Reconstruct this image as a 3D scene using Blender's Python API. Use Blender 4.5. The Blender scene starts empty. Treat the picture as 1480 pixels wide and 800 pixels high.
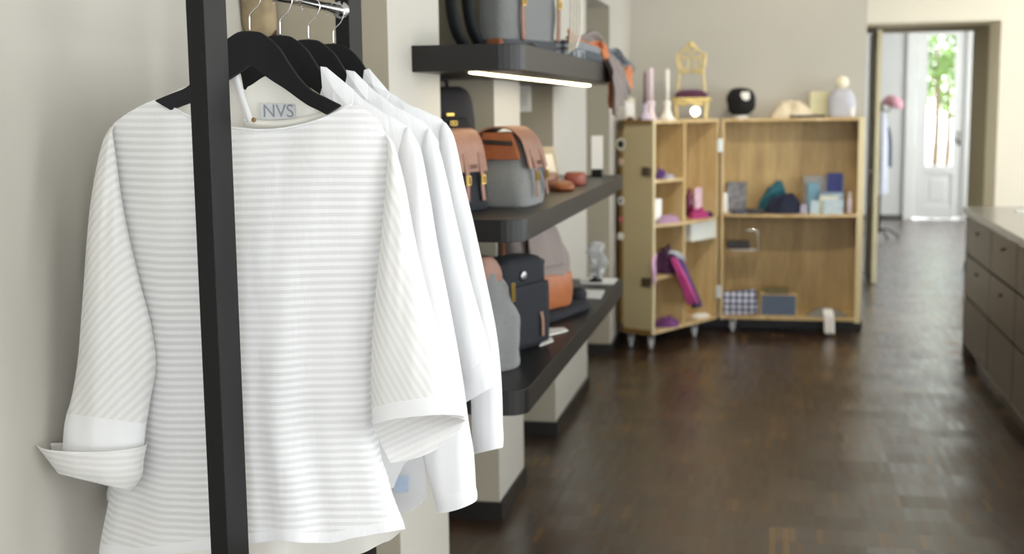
import bpy, bmesh, math, random
from mathutils import Vector, Matrix, noise
random.seed(7)
S = bpy.context.scene
COL = S.collection
PI = math.pi

# ------------------------------------------------------------------ camera
CAM_Z = 1.67
FPX = 1800.0
def _axes():
    vp = (1121.0, 154.0); roll = .0125
    p = Vector((vp[0] - 740, vp[1] - 400, FPX)); q = p + Vector((1000, -1000 * roll, 0))
    down = q.cross(p).normalized()
    if down.y < 0: down = -down
    fy = p.normalized()
    right = down.cross(fy).normalized()
    return right, fy, -down           # world X, Y, Z expressed in camera (x right, y down, z forward)
AX, AY, AZ = _axes()
def ray(x, y):
    d = Vector((x - 740, y - 400, FPX))
    return Vector((AX.dot(d), AY.dot(d), AZ.dot(d)))
CAMP = Vector((0, 0, CAM_Z))
def W(x, y, X=None, Y=None, Z=None, pl=None):
    """where the sight line through a pixel meets the plane X=, Y=, Z= or pl=(point, normal)"""
    d = ray(x, y)
    if X is not None: t = X / d.x
    elif Y is not None: t = Y / d.y
    elif Z is not None: t = (Z - CAM_Z) / d.z
    else: t = (pl[0] - CAMP).dot(pl[1]) / d.dot(pl[1])
    return CAMP + d * t

cam = bpy.data.cameras.new('camera'); co = bpy.data.objects.new('camera', cam); COL.objects.link(co)
m = Matrix(((AX.x, -AX.y, -AX.z, 0), (AY.x, -AY.y, -AY.z, 0), (AZ.x, -AZ.y, -AZ.z, CAM_Z), (0, 0, 0, 1)))
co.matrix_world = m
cam.sensor_width = 36; cam.lens = 36 * FPX / 1480
cam.clip_start = .05; cam.clip_end = 200
cam.dof.use_dof = True; cam.dof.focus_distance = 2.47; cam.dof.aperture_fstop = 3.4
S.camera = co
S.view_settings.view_transform = 'Standard'; S.view_settings.look = 'None'
S.view_settings.gamma = 1; S.view_settings.exposure = 0.0; S.view_settings.use_curve_mapping = False
S.cycles.use_denoising = True
S.cycles.max_bounces = 10; S.cycles.transparent_max_bounces = 16
S.cycles.sample_clamp_indirect = 8

# ------------------------------------------------------------------ materials
def lin(c):
    if isinstance(c, str):
        c = tuple(int(c[i:i + 2], 16) / 255 for i in (0, 2, 4))
    return tuple((v / 12.92 if v <= .04045 else ((v + .055) / 1.055) ** 2.4) for v in c) + (1,)
MATS = {}
def nt(name):
    mt = bpy.data.materials.new(name); mt.use_nodes = True
    n = mt.node_tree; n.nodes.clear()
    out = n.nodes.new('ShaderNodeOutputMaterial')
    return mt, n, out
def add(n, t, **kw):
    nd = n.nodes.new(t)
    for k, v in kw.items():
        if k.startswith('_'): setattr(nd, k[1:], v)
        else: nd.inputs[k.replace('__', ' ')].default_value = v
    return nd
def mat(name, col, rough=.6, var=.12, scale=30, metal=0., bump=0., spec=.5, stretch=None, trans=0., alpha=1, coat=0., sheen=0.):
    """principled surface with a slight procedural variation of its own colour"""
    if name in MATS: return MATS[name]
    mt, n, out = nt(name)
    p = add(n, 'ShaderNodeBsdfPrincipled', Roughness=rough, Metallic=metal)
    p.inputs['Specular IOR Level'].default_value = spec
    p.inputs['Coat Weight'].default_value = coat
    p.inputs['Sheen Weight'].default_value = sheen
    if trans: p.inputs['Transmission Weight'].default_value = trans
    if alpha < 1: p.inputs['Alpha'].default_value = alpha
    tc = add(n, 'ShaderNodeTexCoord'); mp = add(n, 'ShaderNodeMapping')
    if stretch: mp.inputs['Scale'].default_value = stretch
    nz = add(n, 'ShaderNodeTexNoise', Scale=scale, Detail=4.)
    c = lin(col)
    r = add(n, 'ShaderNodeValToRGB')
    r.color_ramp.elements[0].position = .3; r.color_ramp.elements[1].position = .7
    r.color_ramp.elements[0].color = tuple(v * (1 - var) for v in c[:3]) + (1,)
    r.color_ramp.elements[1].color = tuple(min(1, v * (1 + var)) for v in c[:3]) + (1,)
    L = n.links.new
    L(tc.outputs['Object'], mp.inputs[0]); L(mp.outputs[0], nz.inputs['Vector']); L(nz.outputs['Fac'], r.inputs[0])
    L(r.outputs[0], p.inputs['Base Color'])
    if bump:
        b = add(n, 'ShaderNodeBump', Strength=bump, Distance=.002)
        L(nz.outputs['Fac'], b.inputs['Height']); L(b.outputs[0], p.inputs['Normal'])
    L(p.outputs[0], out.inputs[0])
    MATS[name] = mt
    return mt
def emis(name, col, st):
    mt, n, out = nt(name)
    e = add(n, 'ShaderNodeEmission', Strength=st); e.inputs[0].default_value = lin(col)
    n.links.new(e.outputs[0], out.inputs[0]); MATS[name] = mt; return mt
def wood(name, a, b, scale=6, rough=.45, axis='Z', coat=0.):
    mt, n, out = nt(name); L = n.links.new
    p = add(n, 'ShaderNodeBsdfPrincipled', Roughness=rough); p.inputs['Coat Weight'].default_value = coat
    tc = add(n, 'ShaderNodeTexCoord'); mp = add(n, 'ShaderNodeMapping')
    mp.inputs['Scale'].default_value = {'Z': (1, 1, .12), 'X': (.12, 1, 1), 'Y': (1, .12, 1)}[axis]
    nz = add(n, 'ShaderNodeTexNoise', Scale=scale, Detail=3., Distortion=1.6)
    nz2 = add(n, 'ShaderNodeTexNoise', Scale=scale * 14, Detail=3.)
    mx = add(n, 'ShaderNodeMath', _operation='MULTIPLY_ADD'); mx.inputs[1].default_value = .35
    r = add(n, 'ShaderNodeValToRGB')
    r.color_ramp.elements[0].position = .45; r.color_ramp.elements[1].position = .9
    r.color_ramp.elements[0].color = lin(a); r.color_ramp.elements[1].color = lin(b)
    L(tc.outputs['Object'], mp.inputs[0]); L(mp.outputs[0], nz.inputs['Vector']); L(mp.outputs[0], nz2.inputs['Vector'])
    L(nz2.outputs['Fac'], mx.inputs[0]); L(nz.outputs['Fac'], mx.inputs[2]); L(mx.outputs[0], r.inputs[0])
    L(r.outputs[0], p.inputs['Base Color']); L(p.outputs[0], out.inputs[0])
    MATS[name] = mt; return mt
def checks(name, cols, size, axes='xz', rough=.8):
    """plaid / woven check made of two crossed stripe waves"""
    mt, n, out = nt(name); L = n.links.new
    p = add(n, 'ShaderNodeBsdfPrincipled', Roughness=rough)
    tc = add(n, 'ShaderNodeTexCoord'); sp = add(n, 'ShaderNodeSeparateXYZ'); L(tc.outputs['Object'], sp.inputs[0])
    def st(ax, off):
        a = add(n, 'ShaderNodeMath', _operation='MULTIPLY'); a.inputs[1].default_value = 1 / size; L(sp.outputs[ax.upper()], a.inputs[0])
        b = add(n, 'ShaderNodeMath', _operation='ADD'); b.inputs[1].default_value = off; L(a.outputs[0], b.inputs[0])
        f = add(n, 'ShaderNodeMath', _operation='FRACT'); L(b.outputs[0], f.inputs[0])
        g = add(n, 'ShaderNodeMath', _operation='GREATER_THAN'); g.inputs[1].default_value = .5; L(f.outputs[0], g.inputs[0])
        return g
    a, b = st(axes[0], .1), st(axes[1], .3)
    s = add(n, 'ShaderNodeMath', _operation='ADD'); L(a.outputs[0], s.inputs[0]); L(b.outputs[0], s.inputs[1])
    h = add(n, 'ShaderNodeMath', _operation='MULTIPLY'); h.inputs[1].default_value = .5; L(s.outputs[0], h.inputs[0])
    r = add(n, 'ShaderNodeValToRGB'); r.color_ramp.interpolation = 'CONSTANT'
    r.color_ramp.elements[0].color = lin(cols[0]); r.color_ramp.elements[0].position = 0
    r.color_ramp.elements[1].color = lin(cols[1]); r.color_ramp.elements[1].position = .3
    e = r.color_ramp.elements.new(.8); e.color = lin(cols[2])
    L(h.outputs[0], r.inputs[0]); L(r.outputs[0], p.inputs['Base Color']); L(p.outputs[0], out.inputs[0])
    MATS[name] = mt; return mt
def cloth_mat(name, base, stripes=False, period=.0148, sheer=.25, trans=.3, tone=.90):
    """white shirting; with stripes the UV v coordinate (metres) carries opaque and sheer bands"""
    mt, n, out = nt(name); L = n.links.new
    tc = add(n, 'ShaderNodeTexCoord')
    nz = add(n, 'ShaderNodeTexNoise', Scale=900., Detail=2.); L(tc.outputs['Object'], nz.inputs['Vector'])
    bp = add(n, 'ShaderNodeBump', Strength=.12, Distance=.001); L(nz.outputs['Fac'], bp.inputs['Height'])
    wm = add(n, 'ShaderNodeMapping'); wm.inputs['Scale'].default_value = (1, 1, .35); L(tc.outputs['Object'], wm.inputs[0])
    wz = add(n, 'ShaderNodeTexNoise', Scale=22., Detail=3., Distortion=.6); L(wm.outputs[0], wz.inputs['Vector'])
    wb = add(n, 'ShaderNodeBump', Strength=.35, Distance=.008); L(wz.outputs['Fac'], wb.inputs['Height']); L(wb.outputs[0], bp.inputs['Normal'])
    d = add(n, 'ShaderNodeBsdfDiffuse'); t = add(n, 'ShaderNodeBsdfTranslucent')
    c = lin(base); t.inputs[0].default_value = c
    L(bp.outputs[0], d.inputs['Normal'])
    mx = add(n, 'ShaderNodeMixShader'); mx.inputs[0].default_value = trans
    L(d.outputs[0], mx.inputs[1]); L(t.outputs[0], mx.inputs[2])
    if stripes:
        sp = add(n, 'ShaderNodeSeparateXYZ'); L(tc.outputs['UV'], sp.inputs[0])
        a = add(n, 'ShaderNodeMath', _operation='MULTIPLY'); a.inputs[1].default_value = 1 / period; L(sp.outputs['Y'], a.inputs[0])
        f = add(n, 'ShaderNodeMath', _operation='FRACT'); L(a.outputs[0], f.inputs[0])
        r = add(n, 'ShaderNodeValToRGB'); els = r.color_ramp.elements
        els[0].position = 0; els[0].color = (1, 1, 1, 1); els[1].position = .42; els[1].color = (1, 1, 1, 1)
        for pos, v in ((.5, 0), (.92, 0), (1., 1)):
            e = els.new(pos); e.color = (v, v, v, 1)
        L(f.outputs[0], r.inputs[0])
        cm = add(n, 'ShaderNodeMix', _data_type='RGBA')
        cm.inputs['A'].default_value = tuple(v * tone for v in c[:3]) + (1,); cm.inputs['B'].default_value = c
        # the weave opens and closes over the cloth, so the bands fade in places
        fz = add(n, 'ShaderNodeTexNoise', Scale=7., Detail=1.); L(tc.outputs['Object'], fz.inputs['Vector'])
        fr = add(n, 'ShaderNodeMapRange'); fr.inputs['From Min'].default_value = .35; fr.inputs['From Max'].default_value = .65; fr.inputs['To Min'].default_value = .45; fr.inputs['To Max'].default_value = 1.; L(fz.outputs['Fac'], fr.inputs['Value'])
        iv = add(n, 'ShaderNodeMath', _operation='SUBTRACT'); iv.inputs[0].default_value = 1; L(r.outputs[0], iv.inputs[1])
        fm = add(n, 'ShaderNodeMath', _operation='MULTIPLY'); L(iv.outputs[0], fm.inputs[0]); L(fr.outputs[0], fm.inputs[1])
        fo = add(n, 'ShaderNodeMath', _operation='SUBTRACT'); fo.inputs[0].default_value = 1; L(fm.outputs[0], fo.inputs[1])
        L(fo.outputs[0], cm.inputs['Factor']); L(cm.outputs['Result'], d.inputs[0])
        tr = add(n, 'ShaderNodeBsdfTransparent')
        al = add(n, 'ShaderNodeMath', _operation='MULTIPLY_ADD'); al.inputs[1].default_value = -sheer + .02; al.inputs[2].default_value = sheer
        L(r.outputs[0], al.inputs[0])
        m2 = add(n, 'ShaderNodeMixShader'); L(al.outputs[0], m2.inputs[0]); L(mx.outputs[0], m2.inputs[1]); L(tr.outputs[0], m2.inputs[2])
        L(m2.outputs[0], out.inputs[0])
    else:
        d.inputs[0].default_value = c
        L(mx.outputs[0], out.inputs[0])
    MATS[name] = mt; return mt

def floor_mat():
    mt, n, out = nt('end grain parquet'); L = n.links.new
    p = add(n, 'ShaderNodeBsdfPrincipled')
    tc = add(n, 'ShaderNodeTexCoord'); sp = add(n, 'ShaderNodeSeparateXYZ'); L(tc.outputs['Object'], sp.inputs[0])
    def mth(op, a, b=None, c=None):
        nd = add(n, 'ShaderNodeMath', _operation=op)
        for i, v in enumerate((a, b, c)):
            if v is None: continue
            if isinstance(v, (int, float)): nd.inputs[i].default_value = v
            else: L(v, nd.inputs[i])
        return nd.outputs[0]
    sx = mth('DIVIDE', sp.outputs['X'], .026); sy = mth('DIVIDE', sp.outputs['Y'], .17)
    ix = mth('FLOOR', sx); iy = mth('FLOOR', sy)
    cb = add(n, 'ShaderNodeCombineXYZ'); L(ix, cb.inputs[0]); L(iy, cb.inputs[1])
    wn = add(n, 'ShaderNodeTexWhiteNoise', _noise_dimensions='3D'); L(cb.outputs[0], wn.inputs['Vector'])
    # panels of five by one strips vary together
    cb2 = add(n, 'ShaderNodeCombineXYZ'); L(mth('FLOOR', mth('DIVIDE', sx, 7.)), cb2.inputs[0]); L(iy, cb2.inputs[1])
    wn2 = add(n, 'ShaderNodeTexWhiteNoise', _noise_dimensions='3D'); L(cb2.outputs[0], wn2.inputs['Vector'])
    v = mth('ADD', mth('MULTIPLY', wn.outputs['Value'], .62), mth('MULTIPLY', wn2.outputs['Value'], .38))
    r = add(n, 'ShaderNodeValToRGB'); e = r.color_ramp.elements
    e[0].position = .1; e[0].color = lin('2a1a0e'); e[1].position = .95; e[1].color = lin('71501f')
    a = e.new(.5); a.color = lin('382414'); a = e.new(.78); a.color = lin('4a3018')
    L(v, r.inputs[0])
    # joints
    fx = mth('FRACT', sx); fy = mth('FRACT', sy)
    j = mth('MAXIMUM', mth('LESS_THAN', fx, .05), mth('LESS_THAN', fy, .012))
    mx = add(n, 'ShaderNodeMix', _data_type='RGBA'); mx.inputs['B'].default_value = lin('1c120b')
    L(mth('MULTIPLY', j, .6), mx.inputs['Factor']); L(r.outputs[0], mx.inputs['A']); L(mx.outputs['Result'], p.inputs['Base Color'])
    L(mth('MULTIPLY_ADD', wn.outputs['Value'], .14, .30), p.inputs['Roughness'])
    # each strip and each panel lies at a slightly different tilt
    vm = add(n, 'ShaderNodeVectorMath', _operation='SUBTRACT'); L(wn.outputs['Color'], vm.inputs[0]); vm.inputs[1].default_value = (.5, .5, .5)
    vm2 = add(n, 'ShaderNodeVectorMath', _operation='SUBTRACT'); L(wn2.outputs['Color'], vm2.inputs[0]); vm2.inputs[1].default_value = (.5, .5, .5)
    s1 = add(n, 'ShaderNodeVectorMath', _operation='SCALE'); s1.inputs['Scale'].default_value = .02; L(vm.outputs[0], s1.inputs[0])
    s2 = add(n, 'ShaderNodeVectorMath', _operation='SCALE'); s2.inputs['Scale'].default_value = .06; L(vm2.outputs[0], s2.inputs[0])
    g = add(n, 'ShaderNodeNewGeometry')
    a1 = add(n, 'ShaderNodeVectorMath', _operation='ADD'); L(s1.outputs[0], a1.inputs[0]); L(s2.outputs[0], a1.inputs[1])
    a2 = add(n, 'ShaderNodeVectorMath', _operation='ADD'); L(a1.outputs[0], a2.inputs[0]); L(g.outputs['Normal'], a2.inputs[1])
    nn = add(n, 'ShaderNodeVectorMath', _operation='NORMALIZE'); L(a2.outputs[0], nn.inputs[0]); L(nn.outputs[0], p.inputs['Normal'])
    p.inputs['Specular IOR Level'].default_value = .5
    p.inputs['Coat Weight'].default_value = .9; p.inputs['Coat Roughness'].default_value = .27; L(a2.outputs[0], p.inputs['Coat Normal'])
    L(p.outputs[0], out.inputs[0]); return mt

# ------------------------------------------------------------------ mesh helpers
def V(*a): return Vector(a)
def mesh(name, bm, mt, parent=None, smooth=False, origin=None, bevel=0, auto=None):
    """links one mesh object; vertices are given in world space"""
    o0 = Vector((0, 0, 0))
    if parent is not None:
        p = parent
        while p is not None: o0 = o0 + p.location; p = p.parent
    if origin is not None: loc = Vector(origin) - o0
    else: loc = Vector((0, 0, 0))
    for v in bm.verts: v.co -= (o0 + loc)
    bmesh.ops.remove_doubles(bm, verts=bm.verts, dist=1e-6)
    bmesh.ops.recalc_face_normals(bm, faces=bm.faces)
    me = bpy.data.meshes.new(name); bm.to_mesh(me); bm.free()
    me.materials.append(mt)
    if smooth:
        for p in me.polygons: p.use_smooth = True
    o = bpy.data.objects.new(name, me); COL.objects.link(o); o.location = loc
    if parent is not None: o.parent = parent
    if bevel:
        b = o.modifiers.new('bevel', 'BEVEL'); b.width = bevel; b.segments = 3; b.limit_method = 'ANGLE'; b.angle_limit = .7
    return o
def thing(name, label, cat, loc=(0, 0, 0), group=None):
    o = bpy.data.objects.new(name, None); o.empty_display_size = .05; COL.objects.link(o); o.location = loc
    o['label'] = label; o['category'] = cat
    if group: o['group'] = group
    return o
def tag(o, label, cat, group=None):
    o['label'] = label; o['category'] = cat
    if group: o['group'] = group
    return o
def struct(name, bm, mt, parent=None, bevel=0, smooth=False):
    o = mesh(name, bm, mt, parent, bevel=bevel, smooth=smooth)
    if parent is None: o['kind'] = 'structure'
    return o
def B(): return bmesh.new()
def box(bm, a, b):
    """axis aligned box between two corners"""
    x0, x1 = sorted((a[0], b[0])); y0, y1 = sorted((a[1], b[1])); z0, z1 = sorted((a[2], b[2]))
    vs = [bm.verts.new(c) for c in ((x0, y0, z0), (x1, y0, z0), (x1, y1, z0), (x0, y1, z0), (x0, y0, z1), (x1, y0, z1), (x1, y1, z1), (x0, y1, z1))]
    for f in ((0, 3, 2, 1), (4, 5, 6, 7), (0, 1, 5, 4), (1, 2, 6, 5), (2, 3, 7, 6), (3, 0, 4, 7)): bm.faces.new([vs[i] for i in f])
    return bm
def obox(bm, o, ux, uy, uz, a, b):
    """box in a frame: origin o, unit axes, between local corners a and b"""
    x0, y0, z0 = a; x1, y1, z1 = b
    vs = [bm.verts.new(o + ux * x + uy * y + uz * z) for x, y, z in ((x0, y0, z0), (x1, y0, z0), (x1, y1, z0), (x0, y1, z0), (x0, y0, z1), (x1, y0, z1), (x1, y1, z1), (x0, y1, z1))]
    for f in ((0, 3, 2, 1), (4, 5, 6, 7), (0, 1, 5, 4), (1, 2, 6, 5), (2, 3, 7, 6), (3, 0, 4, 7)): bm.faces.new([vs[i] for i in f])
    return bm
def prism(bm, pts, off):
    """closed outline (3D points) pushed along the vector off"""
    n = len(pts); off = Vector(off)
    a = [bm.verts.new(p) for p in pts]; b = [bm.verts.new(Vector(p) + off) for p in pts]
    bm.faces.new(a); bm.faces.new(b[::-1])
    for i in range(n): bm.faces.new((a[i], b[i], b[(i + 1) % n], a[(i + 1) % n]))
    return bm
def crom(pts, k):
    """Catmull-Rom through points (any tuples/vectors of equal length)"""
    out = []; n = len(pts)
    for i in range(n - 1):
        p0 = pts[max(i - 1, 0)]; p1 = pts[i]; p2 = pts[i + 1]; p3 = pts[min(i + 2, n - 1)]
        for j in range(k):
            t = j / k
            out.append(tuple(.5 * (2 * b + (c - a) * t + (2 * a - 5 * b + 4 * c - d) * t * t + (-a + 3 * b - 3 * c + d) * t ** 3) for a, b, c, d in zip(p0, p1, p2, p3)))
    out.append(tuple(pts[-1])); return out
def tube(bm, pts, r, seg=10, smoothk=0, caps=True, flat=1.):
    if smoothk: pts = crom([tuple(p) for p in pts], smoothk)
    pts = [Vector(p) for p in pts]; n = len(pts); rings = []
    rr = r if isinstance(r, (list, tuple)) else None
    up = None
    for i, p in enumerate(pts):
        t = (pts[min(i + 1, n - 1)] - pts[max(i - 1, 0)]).normalized()
        if up is None:
            up = V(0, 0, 1) if abs(t.z) < .9 else V(0, 1, 0)
        a = t.cross(up)
        if a.length < 1e-4: a = t.cross(V(1, 0, 0))
        a.normalize(); up = a.cross(t).normalized()
        if rr: q = rr[0] + (rr[-1] - rr[0]) * i / (n - 1) if len(rr) == 2 else rr[min(len(rr) - 1, int(round(i * (len(rr) - 1) / (n - 1))))]
        else: q = r
        rings.append([bm.verts.new(p + a * math.cos(2 * PI * k / seg) * q + up * math.sin(2 * PI * k / seg) * q * flat) for k in range(seg)])
    for i in range(n - 1):
        for k in range(seg): bm.faces.new((rings[i][k], rings[i][(k + 1) % seg], rings[i + 1][(k + 1) % seg], rings[i + 1][k]))
    if caps: bm.faces.new(rings[0][::-1]); bm.faces.new(rings[-1])
    return bm
def lathe(bm, c, prof, seg=24, ax=(0, 0, 1), sx=1, sy=1):
    """prof: (radius, height) pairs along axis ax from point c"""
    c = Vector(c); az = Vector(ax).normalized()
    a = az.orthogonal().normalized() if abs(az.z) < .99 else V(1, 0, 0); b = az.cross(a)
    rings = []
    for r, h in prof:
        r = max(r, 1e-4)
        rings.append([bm.verts.new(c + az * h + a * math.cos(2 * PI * k / seg) * r * sx + b * math.sin(2 * PI * k / seg) * r * sy) for k in range(seg)])
    for i in range(len(rings) - 1):
        for k in range(seg): bm.faces.new((rings[i][k], rings[i][(k + 1) % seg], rings[i + 1][(k + 1) % seg], rings[i + 1][k]))
    bm.faces.new(rings[0][::-1]); bm.faces.new(rings[-1]); return bm
def soft(bm, base, ux, rows, n=4., seg=40, k=4, wob=0., seed=0, uz=(0, 0, 1)):
    """bag-like body: rounded-rectangle sections rows=(z, hx, hy, ox, oy); ux is the width axis"""
    ux = Vector(ux).normalized(); uz = Vector(uz).normalized(); uy = uz.cross(ux).normalized(); base = Vector(base); rings = []
    for z, hx, hy, ox, oy in crom(rows, k):
        ring = []
        for i in range(seg):
            a = 2 * PI * i / seg; c, s = math.cos(a), math.sin(a)
            x = math.copysign(abs(c) ** (2 / n), c) * hx + ox; y = math.copysign(abs(s) ** (2 / n), s) * hy + oy
            p = base + ux * x + uy * y + uz * z
            if wob: p += (ux * c + uy * s) * wob * noise.noise(p * 14 + V(seed, 0, 0))
            ring.append(bm.verts.new(p))
        rings.append(ring)
    for i in range(len(rings) - 1):
        for j in range(seg): bm.faces.new((rings[i][j], rings[i][(j + 1) % seg], rings[i + 1][(j + 1) % seg], rings[i + 1][j]))
    bm.faces.new(rings[0][::-1]); bm.faces.new(rings[-1]); return bm
def strap(bm, pts, w, side, th=.003, k=6):
    """flat band along pts, width w along 'side' (vector), thickness th"""
    pts = [Vector(p) for p in crom([tuple(p) for p in pts], k)]; side = Vector(side).normalized(); n = len(pts); R_ = []
    for i, p in enumerate(pts):
        t = (pts[min(i + 1, n - 1)] - pts[max(i - 1, 0)]).normalized(); nn = t.cross(side).normalized()
        ww = (w if not isinstance(w, (tuple, list)) else w[0] + (w[1] - w[0]) * i / (n - 1)) / 2
        R_.append([bm.verts.new(p + side * ww + nn * th / 2), bm.verts.new(p - side * ww + nn * th / 2), bm.verts.new(p - side * ww - nn * th / 2), bm.verts.new(p + side * ww - nn * th / 2)])
    for i in range(n - 1):
        for j in range(4): bm.faces.new((R_[i][j], R_[i][(j + 1) % 4], R_[i + 1][(j + 1) % 4], R_[i + 1][j]))
    bm.faces.new(R_[0][::-1]); bm.faces.new(R_[-1]); return bm
def heap(bm, c, rx, ry, h, seed=0, ang=0., n=22, rough=.35, pw=.6):
    """crumpled cloth heap: a domed sheet with folds, closed underneath"""
    ca, sa = math.cos(ang), math.sin(ang); top = []
    for i in range(n + 1):
        row = []
        for j in range(2 * n):
            a = 2 * PI * j / (2 * n); r = i / n
            edge = 1 + .18 * noise.noise(V(math.cos(a) * 1.6 + seed, math.sin(a) * 1.6, 3.1))
            x = r * math.cos(a) * rx * edge; y = r * math.sin(a) * ry * edge
            f = max(0, 1 - r ** 2.2) ** pw
            z = h * f * (1 + rough * noise.noise(V(x / rx * 2.2 + seed * 3.7, y / ry * 2.2, seed)) * 1.6 + rough * .6 * math.sin(3.2 * x / rx + 4 * noise.noise(V(y / ry * 2, seed, 0)) * 2))
            row.append(bm.verts.new(Vector(c) + V(x * ca - y * sa, x * sa + y * ca, max(.001, z))))
        top.append(row)
    m_ = 2 * n
    for i in range(n):
        for j in range(m_):
            q = (top[i][j], top[i + 1][j], top[i + 1][(j + 1) % m_], top[i][(j + 1) % m_])
            bm.faces.new(q)
    bm.faces.new([bm.verts.new(v.co * 1 - V(0, 0, v.co.z - c[2])) for v in top[n]])
    return bm
def text(name, body, size, mt, parent, org, ux, uz, depth=.0006):
    cu = bpy.data.curves.new(name, 'FONT'); cu.body = body; cu.size = size; cu.extrude = depth; cu.align_x = 'CENTER'; cu.align_y = 'CENTER'
    t = bpy.data.objects.new(name, cu); COL.objects.link(t)
    dg = bpy.context.evaluated_depsgraph_get(); me = bpy.data.meshes.new_from_object(t.evaluated_get(dg))
    bpy.data.objects.remove(t)
    bm = B(); bm.from_mesh(me); ux = Vector(ux).normalized(); uz = Vector(uz).normalized(); un = ux.cross(uz)
    for v in bm.verts: v.co = Vector(org) + ux * v.co.x + uz * v.co.y + un * v.co.z
    return mesh(name, bm, mt, parent)
def copy_tree(o, parent=None):
    c = o.copy(); COL.objects.link(c); c.parent = parent
    for ch in o.children: copy_tree(ch, c)
    return c
# ------------------------------------------------------------------ palette
paint = mat('wall paint', 'bfbbb0', .85, .02, 3, spec=.2)
niche = mat('shaded wall paint', 'a8a08e', .85, .02, 3, spec=.2)  # darker copy of the wall paint, shade of the pier sides put into the colour
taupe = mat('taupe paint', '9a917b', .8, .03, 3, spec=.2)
cream = mat('cream paint', 'e6dfcd', .85, .015, 3, spec=.2)
greyw = mat('pale grey paint', 'd3d4d2', .8, .02, 3, spec=.2)
black = mat('black lacquered steel', '090909', .5, .1, 60, spec=.28)
blackb = mat('black baseboard', '17130f', .5, .1, 20)
chrome = mat('chrome', 'd8d8d8', .12, .02, 10, metal=1)
brass = mat('brass', 'b89a52', .3, .1, 40, metal=1)
steel = mat('brushed steel', 'a9a9a8', .35, .08, 60, metal=1)
floorm = floor_mat()
white = mat('white card', 'f2f0ea', .7, .02, 8)
led = emis('lit strip', 'ffe6b8', 14.)

# ------------------------------------------------------------------ the room
XP, XR = -1.085, -1.5
PIL = [(3.46, 4.02), (4.83, 5.34), (6.17, 7.29), (8.35, 9.6)]
HC = 3.15
struct('floor', box(B(), (-1.7, -3.3, -.1), (4.4, 19.4, 0)), floorm)
bm = box(B(), (-1.7, -3.3, HC), (4.4, 19.4, HC + .1)); struct('ceiling', bm, mat('ceiling paint', 'ece9e0', .9, .01, 3, spec=.1))
struct('wall_left', box(B(), (-1.7, -3.3, 0), (XR, 9.6, HC)), paint)
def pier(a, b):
    bm = B()      # front skin in the wall colour, sides in its darker copy with the shade painted in
    o = struct('wall_pier', box(bm, (XR, a, 0), (XP, b, HC)), niche); o.data.materials.append(paint)  # niche: darker copy of the wall paint, shade painted in
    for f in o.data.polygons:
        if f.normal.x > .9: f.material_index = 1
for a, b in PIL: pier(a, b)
for i in range(3): struct('wall_lintel', box(B(), (XR, PIL[i][1], 2.34), (XP, PIL[i + 1][0], HC)), paint)
bm = B()
for a, b in PIL: box(bm, (XR, a - .012, 0), (XP + .012, b if b > 9 else b + .012, .075))
for i in range(3): box(bm, (XR, PIL[i][1] + .012, 0), (XR + .012, PIL[i + 1][0] - .012, .075))
box(bm, (XR, -3.2, 0), (XR + .012, 3.44, .075))
struct('baseboard_left', bm, blackb)
bm = box(B(), (-1.7, 9.6, 0), (.645, 11.6, HC)); struct('wall_back', bm, paint)
bm = box(B(), (XP + .013, 9.585, 0), (.645, 9.6, .075)); box(bm, (.645, 9.585, 0), (.66, 11.59, .075)); struct('baseboard_back', bm, blackb)
# cream wall with the deep passage
YC, YD, YE = 11.6, 12.2, 13.2
OX0, OX1, OZ = .78, 1.90, 2.385
bm = box(B(), (.645, YC, 0), (OX0, YD, HC)); box(bm, (OX1, YC, 0), (4.4, YD, HC)); box(bm, (OX0, YC, OZ), (OX1, YD, HC)); struct('wall_passage', bm, cream)
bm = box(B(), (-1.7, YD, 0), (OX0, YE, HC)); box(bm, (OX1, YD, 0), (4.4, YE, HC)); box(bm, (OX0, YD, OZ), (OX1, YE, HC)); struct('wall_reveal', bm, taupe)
bm = box(B(), (OX1 - .012, YC + .02, 0), (OX1, YE, .09)); struct('baseboard_passage', bm, blackb)
# open door leaf in the passage
d1 = B(); box(d1, (.913, 12.1, .01), (.953, 13.15, 2.362)); door = struct('door_1', d1, mat('cream door lacquer', 'cfc7a6', .45, .03, 5)); 
h = B(); tube(h, [(.913, 12.19, 1.06), (.868, 12.19, 1.06), (.868, 12.31, 1.06)], .009, 8, 3); lathe(h, (.913, 12.19, 1.06), [(.025, 0), (.025, .008), (.004, .008)], ax=(-1, 0, 0)); mesh('door_handle', h, steel, door, True)
# far room
FY = 19.2
DX0, DX1 = 2.0, 2.70
bm = box(B(), (-1.7, FY, 0), (DX0, FY + .25, HC)); box(bm, (DX1, FY, 0), (4.4, FY + .25, HC)); box(bm, (DX0, FY, 2.78), (DX1, FY + .25, HC)); struct('wall_far', bm, greyw)
struct('wall_far_left', box(B(), (-1.7, YE, 0), (-1.6, FY, HC)), greyw)
struct('baseboard_far', box(B(), (-1.6, FY - .015, 0), (1.86, FY, .06)), mat('dark grey skirting', '55534f', .6, .05, 8))
casing = mat('white gloss joinery', 'dedfdc', .4, .02, 5)
bm = box(B(), (1.86, FY - .05, 0), (1.93, FY, 2.85)); box(bm, (1.93, FY - .03, 0), (2.0, FY, 2.85)); box(bm, (2.70, FY - .05, 0), (2.84, FY, 2.85)); box(bm, (2.0, FY - .05, 2.75), (2.70, FY, 2.85)); struct('trim_1', bm, casing, bevel=.006)
bm = B(); y0, y1 = FY + .02, FY + .07
GX0, GX1, GZ0, GZ1 = 2.165, 2.54, .78, 2.66
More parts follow.
